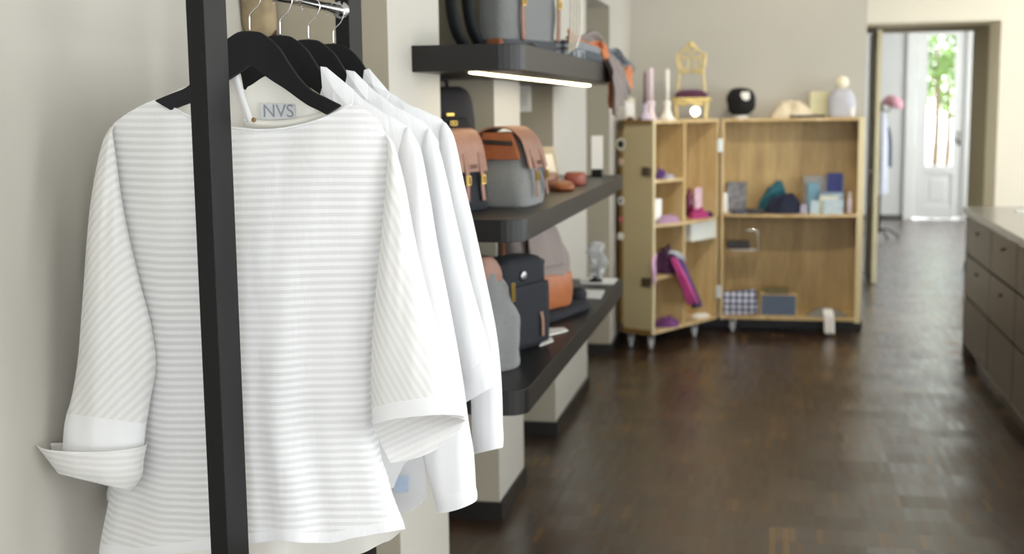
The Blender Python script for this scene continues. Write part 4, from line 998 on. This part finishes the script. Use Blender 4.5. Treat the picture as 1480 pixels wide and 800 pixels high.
heapo('wool_scarf', 'plum and black scarf heap on the lower left trunk shelf', onshelf(PL(964, 378, .09), z3), .12, .09, .16, mat('plum tweed', '4a2748', .95, .5, 22), 13, 'scarf', aL, rough=.22)
t = thing('hanging_scarf', 'bright magenta and violet scarf hanging down from the lower trunk shelf', 'scarf', onshelf(PL(985, 400, 0), z3))
def rc(name, path, w, mt, parent, nw=10, amp=.008, seed=0, acc=2):
    o = mesh(name, ribbon_cloth(B(), path, w, nw, amp, seed, acc=acc), mt, parent, True); thick(o, .004); return o
q = lambda x, y, n: PL(x, y, n)
rc('violet_side', [(q(972, 366, .0), uL, .5), (q(982, 376, -.03), uL, .9), (q(993, 405, -.035), uL, 1.), (q(1004, 430, -.03), uL, 1.), (q(1010, 444, -.025), uL, .9)], .10, mat('violet cloth', '5f4a82', .9, .12, 50), t)
rc('magenta_side', [(q(972, 372, -.02), uL, .6), (q(979, 388, -.045), uL, .9), (q(990, 415, -.05), uL, 1.), (q(998, 440, -.045), uL, .8)], .085, magenta, t, seed=2)
rc('pink_border', [(q(976, 372, -.03), uL, .6), (q(986, 392, -.055), uL, 1.), (q(1000, 420, -.058), uL, 1.), (q(1008, 438, -.05), uL, 1.)], .028, mat('hot pink cloth', 'd65a9c', .9, .1, 50), t, 4, .002, 1)
rc('pale_knot', [(q(968, 364, .0), uL, .6), (q(978, 366, -.03), uL, 1.), (q(988, 374, -.04), uL, .9)], .07, mat('pale grey cloth', 'b2b6ba', .9, .1, 50), t, 8, .008, 3)
rc('dark_fringe', [(q(1001, 436, -.04), uL, .8), (q(1005, 445, -.04), uL, 1.0)], .07, darkm, t, 8, .006, 4)
t = thing('pink_scarf', 'pale pink scarf hanging over the outer edge of the trunk by the lower latch', 'scarf', W(946, 390, pl=plL))
rc('scarf_fall', [(q(947, 366, .01), uL, .8), (q(945, 378, -.02), uL, 1.), (q(946, 395, -.025), uL, .9), (q(946, 409, -.02), uL, .7)], .045, rose, t, 8, .006, 5)
zb = ZB + TT
heapo('folded_shawl', 'purple and plum shawl on the floor of the left trunk half', onshelf(PL(962, 466, .08), zb), .13, .09, .05, mat('purple jacquard', '6b3a70', .95, .45, 18), 15, 'shawl', aL)
o = mesh('tissue_paper', heap(B(), onshelf(PL(1012, 457, .08), zb), .1, .06, .02, 17, aL), white, None, True, origin=onshelf(PL(1012, 457, .08), zb)); tag(o, 'white tissue paper on the trunk floor beside the central divider', 'paper')
# right half, upper shelf
c = onshelf(PR(1065, 300, .10), zr); stand_box('floral_box', 'grey floral patterned carton at the left end of the blue trunk shelf', c, V(.97, .2, 0), V(-.2, .97, 0), .145, .05, .225, mat('grey floral print', '77767a', .7, .55, 24), 'box')
c = onshelf(PR(1049, 300, .04), zr); card('small_card', 'small white card at the hinge side of the upper right trunk shelf', c, (.5, .86, 0), .05, .15, white, .003, .05)
o = leather_roll('dark_wallet', 'dark folded wallet beside the floral carton on the trunk shelf', PR(1090, 302, .02).x, 9.24, zr, .07, .03, .04, darkm)
o = leather_roll('slate_clutch', 'flat slate-blue clutch in front of the floral carton', PR(1072, 302, -.02).x, 9.245, zr, .075, .035, .03, mat('slate leather', '454a5a', .5, .1, 40))
t = thing('wool_hat', 'teal knitted hat folded on top of the dark navy one in the trunk', 'hat', onshelf(PR(1122, 285, .08), zr))
cc = onshelf(PR(1133, 302, .08), zr)
heapo('wool_hat', 'dark navy knitted hat heaped on the upper right trunk shelf', cc, .135, .08, .125, navyw, 22, 'hat', rough=.25)
cc = onshelf(PR(1120, 302, .215), zr)
mesh('hat_crown', heap(B(), cc, .115, .06, .185, 23, 0, rough=.25), tealm, t, True)
mesh('hat_brim', tube(B(), [cc + V(-.11, -.03, .02), cc + V(-.09, -.04, .09), cc + V(-.01, -.045, .15), cc + V(.06, -.03, .165)], .018, 10, 4), tealm, t, True)
# three small white stars
for k_, (x, y) in enumerate(((1107, 303), (1120, 302), (1113, 306))):
    p = W(x, y, Z=zr); bm = B()
    for a in range(3): obox(bm, p + uz * .014, Matrix.Rotation(a * PI / 3, 3, 'Y') @ V(1, 0, 0), V(0, 1, 0), Matrix.Rotation(a * PI / 3, 3, 'Y') @ V(0, 0, 1), (-.016, -.006, -.005), (.016, .006, .005))
    o = mesh('white_star', bm, white, None, origin=p); tag(o, ['left white felt star in front of the hats', 'right white felt star in front of the hats', 'lowest white felt star at the shelf edge before the hats'][k_], 'ornament', 'white stars on the trunk shelf')
strp = checks('grey ribbed print', ('7e7c7a', '8e8c8a', 'a9a6a2'), .02, 'xz')
c = onshelf(PR(1190, 300, .14), zr); stand_box('striped_board', 'large grey striped board behind the blue boxes in the trunk', c, uR, nR, .29, .02, .27, strp, 'board')
c = onshelf(PR(1207, 280, .09), zr + .165 - .165); 
def block(name, label, x0, y0, x1, y1, d, dp, mt, cat='box', z=None, **kw):
    p0 = PR(x0, y1, d); p1 = PR(x1, y0, d); zb_ = zr if z is None else z
    w_ = p1.x - p0.x; h_ = p1.z - zb_
    return stand_box(name, label, V((p0.x + p1.x) / 2, 9.25 + d, zb_), uR, nR, w_, dp, h_, mt, cat, **kw)
block('blue_book', 'deep blue upright book against the striped board', 1195, 250, 1218, 300, .10, .03, mat('royal blue cloth', '2c3372', .6, .08, 30), 'book')
block('blue_box', 'sky blue carton against the left of the striped board', 1167, 264, 1184, 300, .10, .035, mat('sky blue card', '6f99ae', .6, .06, 30))
block('slate_box', 'slate blue picture box in front of the deep blue book', 1183, 277, 1220, 302, .06, .03, mat('slate blue card', '66788a', .6, .12, 30), face=mat('pale photo print', '8ea1ae', .6, .3, 20))
block('pale_box', 'small pale blue box at the front left before the striped board', 1171, 290, 1184, 306, .01, .04, mat('ice blue card', 'b4c6d0', .6, .15, 40))
block('pale_box', 'wide pale blue box in front of the slate blue picture box', 1190, 289, 1219, 306, .005, .045, mat('ice blue card', 'b4c6d0', .6, .15, 40))
block('cream_box', 'thin cream frame box between the pale blue boxes', 1184, 283, 1212, 304, .055 - .006, .009, mat('cream board', 'cfcdbd', .6, .1, 40))
block('tiny_box', 'tiny grey lavender box left of the striped board', 1157, 295, 1167, 304, .03, .03, mat('lavender card', 'a9a4ba', .6, .08, 40))
p = onshelf(PR(1228, 300, .07), zr); o = mesh('white_bottle', lathe(B(), p, [(.018, 0), (.021, .006), (.021, .09), (.012, .115), (.011, .15), (.008, .155)], 20), mat('pink white plastic', 'd8c9cc', .4, .04, 20), None, True, origin=p); tag(o, 'slim pinkish white bottle in the right corner of the trunk shelf', 'bottle')
# small wire shelf with wallet
t = thing('wire_rack', 'small bent wire rack fixed inside the trunk under the shelf', 'rack', PR(1070, 362, .05))
p0 = PR(1049, 361, .02); p1 = PR(1095, 361, .02); zt_ = PR(1090, 333, .02).z
bm = B(); tube(bm, [(p0.x, 9.27, p0.z), (p1.x - .02, 9.27, p0.z), (p1.x, 9.27, p0.z + .02), (p1.x, 9.27, zt_ - .02), (p1.x - .02, 9.27, zt_), (p1.x - .10, 9.27, zt_)], .004, 8, 3)
tube(bm, [(p0.x, 9.40, p0.z), (p1.x - .02, 9.40, p0.z), (p1.x, 9.40, p0.z + .02), (p1.x, 9.40, zt_ - .02)], .004, 8, 3)
mesh('wire', bm, chrome, t, True); mesh('plate', box(B(), (p0.x, 9.27, p0.z + .004), (p1.x - .01, 9.40, p0.z + .009)), glassm if False else mat('frosted acrylic', 'b8ad90', .3, .05, 20, alpha=.6), t)
zz = p0.z + .0095
o = mesh('black_wallet', box(B(), (p0.x + .01, 9.285, zz), (p1.x - .06, 9.37, zz + .055)), darkm, None, origin=(p0.x + .05, 9.32, zz), bevel=.01); tag(o, 'black wallet lying on the wire rack inside the trunk', 'wallet')
# bottom of right half
gch = checks('blue plaid', ('30344a', '8b93b4', 'e6e6ea'), .045, 'xz')
t = thing('plaid_pouch', 'blue and white plaid pouch with wrist strap leaning in the trunk corner', 'pouch', onshelf(PR(1072, 450, .06), zb))
c = onshelf(PR(1071, 452, .07), zb)
mesh('pouch_body', soft(B(), c, (1, .05, .10), [(0, .115, .02, 0, 0), (.01, .13, .035, 0, 0), (.10, .13, .045, 0, 0), (.17, .13, .02, 0, 0), (.182, .128, .008, 0, 0)], 6, 44, 4, .004, 31, uz=(-.12, 0, 1)), gch, t, True)
mesh('wrist_strap', strap(B(), [c + V(-.125, -.03, .12), c + V(-.14, -.05, .05), c + V(-.148, -.065, -.012), c + V(-.125, -.06, -.02), c + V(-.11, -.05, .03), c + V(-.115, -.04, .08)], .014, (0, 1, 0), .003), white, t, True)
t = stand_box('framed_box', 'slate blue box with a pale wooden frame on the trunk floor', onshelf(PR(1125, 453, .03), zb), uR, nR, .265, .12, .165, ply, 'box', face=mat('slate blue felt', '5c6a80', .8, .05, 30))
c = onshelf(PR(1122, 420, .05), zb + .166)
t = thing('notebook', 'olive and black notebook lying on top of the framed blue box', 'notebook', c)
mesh('cover', box(B(), c + V(-.09, 0, 0), c + V(.09, .09, .012)), darkm, t, bevel=.002); mesh('pages', box(B(), c + V(-.088, .004, .0125), c + V(.086, .088, .028)), mat('olive linen', '8a8058', .8, .1, 60), t); mesh('upper_cover', box(B(), c + V(-.09, 0, .0285), c + V(.09, .09, .036)), mat('olive board', '6e6646', .7, .1, 60), t, bevel=.002)
pts = [W(x, y, Z=zb + .001) for x, y in ((1165, 452), (1178, 446), (1222, 445), (1214, 456), (1196, 457))]
t = thing('newspapers', 'loose grey newspapers on the trunk floor with one white strip hanging over the edge', 'newspaper', pts[0])
mesh('paper_pile', heap(B(), (PR(1193, 452, .10).x, 9.37, zb), .16, .10, .055, 41, 0, rough=.15, pw=1.2), greyp, t, True)
rc('hanging_strip', [(PR(1196, 446, .03), uR, .9), (PR(1197, 452, -.02), uR, 1), (PR(1198, 460, -.035), uR, 1), (PR(1199, 482, -.035), uR, 1)], .072, white, t, 6, .002, 3)

# ------------------------------------------------------------------ things on top of the trunk
ZQ = ZTOP + .0005
def topL(x, d): return onshelf(W(x, 160, pl=(N0 + nL * d, nL)), ZQ)
def topS(x, u):
    p = W(x, 166, pl=(N0 + uL * u, uL)); return V(p.x, p.y, ZQ)
def topR(x, d): return V(W(x, 160, Y=9.25 + d).x, 9.25 + d, ZQ)
wax = mat('pink wax', 'e6d2d6', .5, .03, 10, spec=.4); waxw = mat('white wax', 'f1ecdf', .5, .02, 10); mauvew = mat('plum wax', '6d4550', .5, .05, 10)
def candle(name, label, x, r, hbase, rb, top_y, mt, bt, d=.08, cone=.05):
    c_ = (topS(x, d) if x < 945 else topL(x, d)); zt = W(x, top_y, pl=(N0 + nL * d, nL)).z; h_ = zt - ZQ
    t_ = thing(name, label, 'candle', c_, 'candles on the trunk')
    mesh('holder', lathe(B(), c_, [(rb, 0), (rb, .008), (rb * .7, .02), (r * 1.35, hbase * .55), (r * 1.5, hbase * .8), (r * 1.8, hbase * .93), (r * 1.5, hbase)], 28), bt, t_, True)
    mesh('wax_stick', lathe(B(), c_ + V(0, 0, hbase), [(r, 0), (r * .96, (h_ - hbase) * .96), (r * .5, h_ - hbase - .003), (.002, h_ - hbase)], 20), mt, t_, True)
    mesh('wick', tube(B(), [c_ + V(0, 0, h_ - .002), c_ + V(.001, 0, h_ + .008)], .0012, 6), darkm, t_)
candle('candle', 'tall pale pink candle in a flared pink holder, second from the left on the trunk', 940, .020, .13, .052, 98, wax, wax, .17)
candle('candle', 'white candle in a white flared holder beside the golden chair', 964, .015, .13, .058, 99, waxw, waxw, .05)
candle('candle', 'thin plum candle in a mauve cone holder, leftmost on the trunk', 932, .009, .11, .05, 103, mauvew, mat('mauve glaze', 'c3b6c6', .4, .04, 10), .055)
c = topS(911, .07); t = card('picture_card', 'cream and white upright card at the outer corner of the trunk top', c, (.9, .4, 0), .075, .155, mat('ivory card', 'dcd6bf', .7, .04, 20), .004, .12, print_=white)
for x, lab in ((911, 'left small dark trinket at the trunk edge'), (927, 'right small dark trinket before the candle cone')):
    c = topS(x, .025); o = mesh('dark_trinket', soft(B(), c, uL, [(0, .03, .014, 0, 0), (.01, .034, .016, 0, 0), (.02, .02, .01, 0, 0), (.022, .01, .006, 0, 0)], 2.5, 20, 3, .003, x), mat('aubergine resin', '4a2c38', .4, .1, 30), None, True, origin=c); tag(o, lab, 'trinket', 'dark trinkets on the trunk')
# golden miniature chair with a plum seat
gold = mat('gilded wood', 'dcc684', .4, .15, 30, metal=.2); plumv = mat('plum velvet', '4d1c38', .8, .2, 30, sheen=.5)
d_ = .13; cxm = 999; PCH = PL(999, 160, .135)
def G(x, y, d=d_): return W(x, y, Y=PCH.y + .065 + (d - .13))
c = V(PCH.x, PCH.y, ZQ)
t = thing('golden_chair', 'small gilded baroque chair with a plum velvet seat standing on the trunk', 'chair', c)
def C(x, y, d=.13): return G(x, y, d)
yb = .13
bm = B()
for s_ in (-1, 1):
    X = lambda v: cxm + s_ * v
    tube(bm, [C(X(20), 141), C(X(18.5), 120), C(X(17), 104), C(X(19), 92), C(X(20), 84), C(X(21), 77)], [.010, .008, .011, .008], 10, 5)     # back post
    tube(bm, [C(X(21), 78), C(X(14), 76), C(X(8), 70), C(X(3), 64), C(X(0), 61)], [.008, .010], 10, 5)   # crest
    tube(bm, [C(X(17), 100), C(X(12), 103), C(X(7), 101), C(X(5), 96), C(X(4), 88), C(X(9), 84), C(X(14), 88), C(X(14), 96), C(X(9), 101)], .0065, 8, 5)
    tube(bm, [C(X(19), 84), C(X(13), 81), C(X(6), 84), C(X(0), 80)], .0065, 8, 5)
    tube(bm, [C(X(7), 71), C(X(4), 76), C(X(0), 73)], .006, 8, 4)
lathe(bm, C(cxm, 66), [(.002, -.018), (.018, -.012), (.024, 0), (.018, .012), (.006, .02), (.010, .026), (.002, .034)], 14)
tube(bm, [C(cxm - 18, 103), C(cxm - 8, 105), C(cxm, 102), C(cxm + 8, 105), C(cxm + 18, 103)], .008, 8, 5)
mesh('back_frame', bm, gold, t, True)
sc = C(cxm, 150)
seat_z = C(cxm, 141).z
fr = B()
soft(fr, (c.x, c.y, seat_z - .03), (1, 0, 0), [(0, .13, .07, 0, 0), (.012, .145, .085, 0, 0), (.03, .135, .078, 0, 0)], 5, 44, 4, .010, 51)
mesh('seat_frame', fr, gold, t, True)
mesh('seat', soft(B(), (c.x, c.y, seat_z - .004), (1, 0, 0), [(0, .118, .068, 0, 0), (.025, .122, .072, 0, 0), (.055, .09, .065, 0, 0), (.065, .05, .03, 0, 0)], 3.5, 40, 4, .004, 52), plumv, t, True)
for sx_ in (-1, 1):
    for sy_ in (-1, 1):
        lx = c.x + sx_ * .098; ly = c.y + sy_ * .052
        mesh('leg', tube(B(), [(lx, ly, seat_z - .015), (lx + sx_ * .015, ly + sy_ * .01, seat_z - .035), (lx + sx_ * .006, ly, ZQ + .02), (lx + sx_ * .018, ly + sy_ * .01, ZQ + .004)], [.014, .006], 10, 5), gold, t, True)
bm = B(); tube(bm, [(c.x - .12, c.y - .07, seat_z - .022), (c.x - .06, c.y - .075, seat_z - .05), (c.x, c.y - .08, seat_z - .03), (c.x + .06, c.y - .075, seat_z - .05), (c.x + .12, c.y - .07, seat_z - .022)], .012, 8, 5); mesh('seat_apron', bm, gold, t, True)
# small lit globe in front of the chair
p = PL(1005, 161, .035); GY = p.y; o = mesh('glass_globe', lathe(B(), (p.x, GY, p.z), [(.033 * math.sin(PI * k_ / 14), -.033 * math.cos(PI * k_ / 14)) for k_ in range(15)], 24), emis('small lit globe', 'fff6e8', 4), None, True, origin=(p.x, GY, p.z)); 
gt = thing('globe_lamp', 'small bright round lamp in front of the golden chair', 'lamp', (p.x, GY, ZQ)); o.parent = gt; o.location = (0, 0, p.z - ZQ); o.name = 'lit_globe'
mesh('foot', lathe(B(), (p.x, GY, ZQ), [(.025, 0), (.025, .005), (.006, .009), (.006, max(.012, p.z - ZQ - .03))], 20), brass, gt, True)
# black cap on a white block
c = topR(1071, .12); t = thing('beret', 'black knitted cap with a white patch on a white round stand', 'cap', c)
mesh('stand', lathe(B(), c, [(.055, 0), (.055, .012), (.04, .018), (.035, .045)], 28), white, t, True)
zc_ = W(1071, 145, Y=9.37).z
bm = B(); soft(bm, (c.x, 9.37, zc_ - .105), (1, 0, 0), [(0, .05, .05, 0, 0), (.03, .09, .085, 0, 0), (.08, .104, .095, 0, 0), (.14, .098, .09, -.004, 0), (.18, .075, .07, -.008, 0), (.197, .035, .03, -.01, 0)], 2.4, 40, 5, .012, 61); mesh('cap_body', bm, mat('black boucle', '100f10', .9, .3, 90, bump=.5), t, True)
pc = W(1077, 139, Y=9.28); bm = soft(B(), (pc.x, 9.281, pc.z - .03), (1, 0, 0), [(0, .018, .006, 0, 0), (.012, .03, .012, 0, 0), (.045, .032, .012, 0, 0), (.062, .025, .006, 0, 0)], 3, 24, 4, .004, 62); mesh('white_patch', bm, white, t, True)
heapo('crumpled_scarf', 'cream crumpled scarf lying along the top of the trunk', topR(1146, .10), .16, .075, .10, mat('cream cotton', 'd9cbb0', .9, .06, 30), 71, 'scarf', 0, rough=.3)
c = topR(1168, .05); o = mesh('black_notebook', box(B(), c + V(-.13, -.03, 0), c + V(.12, .07, .02)), darkm, None, origin=c, bevel=.004); tag(o, 'thin black notebook on the trunk top beside the cream scarf', 'notebook')
c = topR(1184, .16); stand_box('cream_carton', 'square cream carton standing on the trunk behind the black notebook', c, V(.97, .1, 0).normalized(), V(-.1, .97, 0).normalized(), .135, .05, .185, mat('pale green cream card', 'cfc9a2', .7, .05, 12), 'box')
c = topR(1216, .14); t = thing('knitted_doll', 'rounded grey knitted figure with a cream bobble head on the trunk corner', 'ornament', c)
mesh('body', soft(B(), c, (1, 0, 0), [(0, .085, .07, 0, 0), (.02, .098, .08, 0, 0), (.13, .098, .08, 0, 0), (.18, .075, .065, 0, 0), (.205, .045, .04, 0, 0)], 2.6, 40, 5, .006, 81), mat('grey fine knit', 'b9b9bf', .95, .1, 120, bump=.3), t, True)
hz = .235; bm = lathe(B(), c + V(0, 0, hz + .012), [(.048 * math.sin(PI * k_ / 14), -.05 * math.cos(PI * k_ / 14)) for k_ in range(15)], 28); mesh('bobble', bm, mat('cream fleece', 'ece3c9', .95, .06, 60), t, True)
mesh('side_tag', box(B(), c + V(.062, -.092, .01), c + V(.09, -.084, .07)), white, t)

# ------------------------------------------------------------------ counter
ctm = mat('polished grey stone', '97938b', .18, .08, 14, spec=.6); cfm = mat('taupe laminate front', '655a4e', .38, .04, 6, spec=.4); cbm = mat('dark carcass', '1a1714', .6, .08, 10)
ct = thing('sales_counter', 'long taupe drawer counter with a polished grey stone top along the right side', 'counter', (1.6, 6.6, 0))
X0c, Y0c, Y1c = 1.262, 3.9, 8.62
mesh('carcass', box(B(), (X0c, Y0c, .09), (2.0, Y1c, .955)), cbm, ct); mesh('plinth', box(B(), (X0c + .05, Y0c + .02, 0), (1.97, Y1c - .03, .09)), steel, ct)
mesh('countertop', box(B(), (1.222, Y0c - .03, .956), (2.05, Y1c + .05, 1.0)), ctm, ct, bevel=.003)
ys = [8.61, 7.66, 6.86, 6.06, 5.26, 4.46, 3.92]
rws = [(.943, .70), (.685, .42), (.405, .10)]
for a, b in zip(ys, ys[1:]):
    for k_, (t_, u_) in enumerate(rws):
        f = mesh('drawer_front', box(B(), (X0c - .016, b + .010, u_), (X0c - .0005, a - .010, t_)), cfm, ct, bevel=.002)
        if k_ < 2: mesh('knob', lathe(B(), (X0c - .0165, (a + b) / 2, t_ - .07), [(.008, 0), (.007, .006), (.011, .012), (.008, .015)], 16, (-1, 0, 0)), dk, f, True)
mesh('end_panel', box(B(), (X0c - .016, Y1c + .0005, 0), (2.0, Y1c + .02, .955)), cfm, ct, bevel=.002)
sheet('note_pad', 'white note sheet lying on the polished stone counter', [(1466, 303), (1490, 302), (1500, 306), (1470, 307)], 1.0005, white)

# ------------------------------------------------------------------ far room: coat stand
p = W(1272, 346, Z=0.0); p = V(p.x - .02, p.y, 0)
t = thing('coat_stand', 'slim dark metal coat stand with spread feet in the far room', 'coat stand', p)
bm = B(); tube(bm, [p + V(0, 0, .08), p + V(0, 0, 1.72)], .014, 10); mesh('pole', bm, black, t, True)
for a in (20, 110, 200, 290):
    r_ = math.radians(a); mesh('foot', tube(B(), [p + V(0, 0, .13), p + V(.12 * math.cos(r_), .12 * math.sin(r_), .12), p + V(.24 * math.cos(r_), .24 * math.sin(r_), .05), p + V(.25 * math.cos(r_), .25 * math.sin(r_), .012)], .011, 8, 4), black, t, True)
for a in (0, 120, 240):
    r_ = math.radians(a); mesh('hook', tube(B(), [p + V(0, 0, 1.62), p + V(.08 * math.cos(r_), .08 * math.sin(r_), 1.60), p + V(.12 * math.cos(r_), .12 * math.sin(r_), 1.68)], .007, 8, 4), black, t, True)
c = W(1289, 146, Y=p.y - .12); t = thing('pink_hat', 'pink soft hat with a dark ribbon hung on the coat stand', 'hat', c)
mesh('hat_crown', lathe(B(), c + V(0, 0, -.06), [(.10, 0), (.13, .01), (.12, .06), (.09, .11), (.03, .125)], 28, (.3, -.2, 1)), mat('dusty pink felt', 'd9a3b0', .9, .15, 20), t, True)
mesh('hat_ribbon', lathe(B(), c + V(.08, -.03, -.02), [(.02, 0), (.028, .02), (.02, .05)], 14, (.3, -.3, 1)), mat('dark bow', '57505a', .7, .1, 30), t, True)
c = W(1278, 165, Y=p.y - .04)
def hangcloth(name, label, x0, x1, yt, yb_, mt, seed, dY, cat):
    Yc = p.y + dY; rows_ = [ring_row(x0 + 3, yt, x1 - 3, yt, Yc, .03, .03), ring_row(x0, yt + (yb_ - yt) * .3, x1, yt + (yb_ - yt) * .3, Yc, .07, .06), ring_row(x0 + 1, yb_, x1, yb_ - 2, Yc, .08, .07)]
    t_ = thing(name, label, cat, W((x0 + x1) / 2, yt, Y=Yc)); garment('garment_body', rows_, mt, t_, seed=seed, amp=.03, fk=16); rows2 = [ring_row((x0 + x1) / 2 - 2, yt - 3, (x0 + x1) / 2 + 2, yt - 3, Yc, .02, .02), ring_row(x0 + 2, yt + 1, x1 - 2, yt + 1, Yc, .04, .04)]; garment('collar', rows2, mt, t_, seed=seed, amp=.01)
    return t_
hangcloth('white_jacket', 'long pale blue-white jacket hanging from the coat stand in the far room', 1262, 1283, 164, 282, mat('ice white cotton', 'd6dbe8', .85, .06, 20), 91, -.06, 'jacket')
hangcloth('dark_jacket', 'short dark navy jacket hanging beside the white one on the coat stand', 1272, 1289, 185, 243, mat('dark blue wool', '333a4a', .9, .1, 30), 92, .12, 'jacket')

# ------------------------------------------------------------------ garden beyond the glass door
struct('ground_outside', box(B(), (-20, 19.5, -.3), (30, 60, -.12)), mat('bright gravel', 'cfcabc', .9, .08, 4))
lf = [mat('sunlit leaves', '5f7d3a', .8, .25, 9), mat('pale leaves', '7f9a55', .8, .2, 9), mat('mid green leaves', '53702f', .8, .25, 9)]
bark = mat('bark', '6b5a48', .9, .2, 12)
random.seed(12)
for k_, (x, y, z, r, lab) in enumerate(((2.9, 24.5, 2.7, .75, 'leafy green shrub tree nearest the glass door outside, left of the gap'), (3.5, 27.5, 2.2, .8, 'pale leafy tree farther out beyond the glass door'), (4.2, 31, 3.4, 1.3, 'tall light green tree farthest behind in the garden'))):
    t = thing('tree', lab, 'tree', (x, y, 0), 'trees beyond the glass door')
    mesh('trunk', tube(B(), [(x, y, -.12), (x + .05, y, z * .5), (x, y, z)], [.07, .03], 8, 4), bark, t, True)
    bm = B()
    for q_ in range(420):
        a = random.uniform(0, 2 * PI); b = math.acos(random.uniform(-1, 1)); rr_ = r * random.uniform(.45, 1.05)
        pp_ = V(x + rr_ * math.sin(b) * math.cos(a), y + rr_ * math.sin(b) * math.sin(a), z + rr_ * math.cos(b))
        s_ = random.uniform(.07, .14); u_ = V(random.uniform(-1, 1), random.uniform(-1, 1), random.uniform(-1, 1)).normalized(); w_ = u_.orthogonal().normalized()
        vs = [bm.verts.new(pp_ + u_ * s_), bm.verts.new(pp_ + w_ * s_ * .45), bm.verts.new(pp_ - u_ * s_), bm.verts.new(pp_ - w_ * s_ * .45)]; bm.faces.new(vs)
    mesh('foliage', bm, lf[k_], t)
# ------------------------------------------------------------------ light
wd = bpy.data.worlds.new('sky'); S.world = wd; wd.use_nodes = True
wd.node_tree.nodes['Background'].inputs[0].default_value = lin('f4faff'); wd.node_tree.nodes['Background'].inputs[1].default_value = 5.5
def area(name, loc, rot, sx, sy, power, col):
    l = bpy.data.lights.new(name, 'AREA'); l.shape = 'RECTANGLE'; l.size = sx; l.size_y = sy; l.energy = power; l.color = col
    o = bpy.data.objects.new(name, l); COL.objects.link(o); o.location = loc; o.rotation_euler = rot; return o
def pt(name, loc, power, col, r=.05):
    l = bpy.data.lights.new(name, 'POINT'); l.energy = power; l.color = col; l.shadow_soft_size = r
    o = bpy.data.objects.new(name, l); COL.objects.link(o); o.location = loc; return o
def spot(name, loc, tgt, power, col, ang=80, blend=.8, r=.06):
    l = bpy.data.lights.new(name, 'SPOT'); l.energy = power; l.color = col; l.spot_size = math.radians(ang); l.spot_blend = blend; l.shadow_soft_size = r
    o = bpy.data.objects.new(name, l); COL.objects.link(o); o.location = loc
    o.rotation_euler = (Vector(tgt) - Vector(loc)).to_track_quat('-Z', 'Y').to_euler(); return o
DAY = (.96, .985, 1)
for i, (a, b, z0, z1) in enumerate(HR):
    area('window_daylight', (WX + .04, (a + b) / 2, (z0 + z1) / 2), (0, PI / 2, 0), z1 - z0, b - a, [60, 40, 18, 25, 110][i], DAY)
area('rear_window_fill', (1.4, -3.28, 1.65), (-PI / 2, 0, 0), 4.6, 2.5, 20, DAY)  # fill light from behind the camera, out of an unseen window
area('glass_door_daylight', (2.35, FY - .06, 1.72), (PI / 2, 0, PI), .37, 1.88, 0.01, DAY)
WARM = (1, .86, .64)
spot('ceiling_spot_cream_wall', (3.0, 9.6, 3.05), (2.8, 11.6, 1.5), 62, (1, .9, .76), 110)
spot('ceiling_spot_back_wall', (.3, 8.0, 3.05), (.0, 9.6, 1.5), 36, WARM, 100)
spot('trunk_fill_spot', (.1, 6.3, 3.08), (-.05, 9.2, .7), 130, (1, .9, .74), 46, .9)  # unseen spot, added to brighten the trunk and its interior
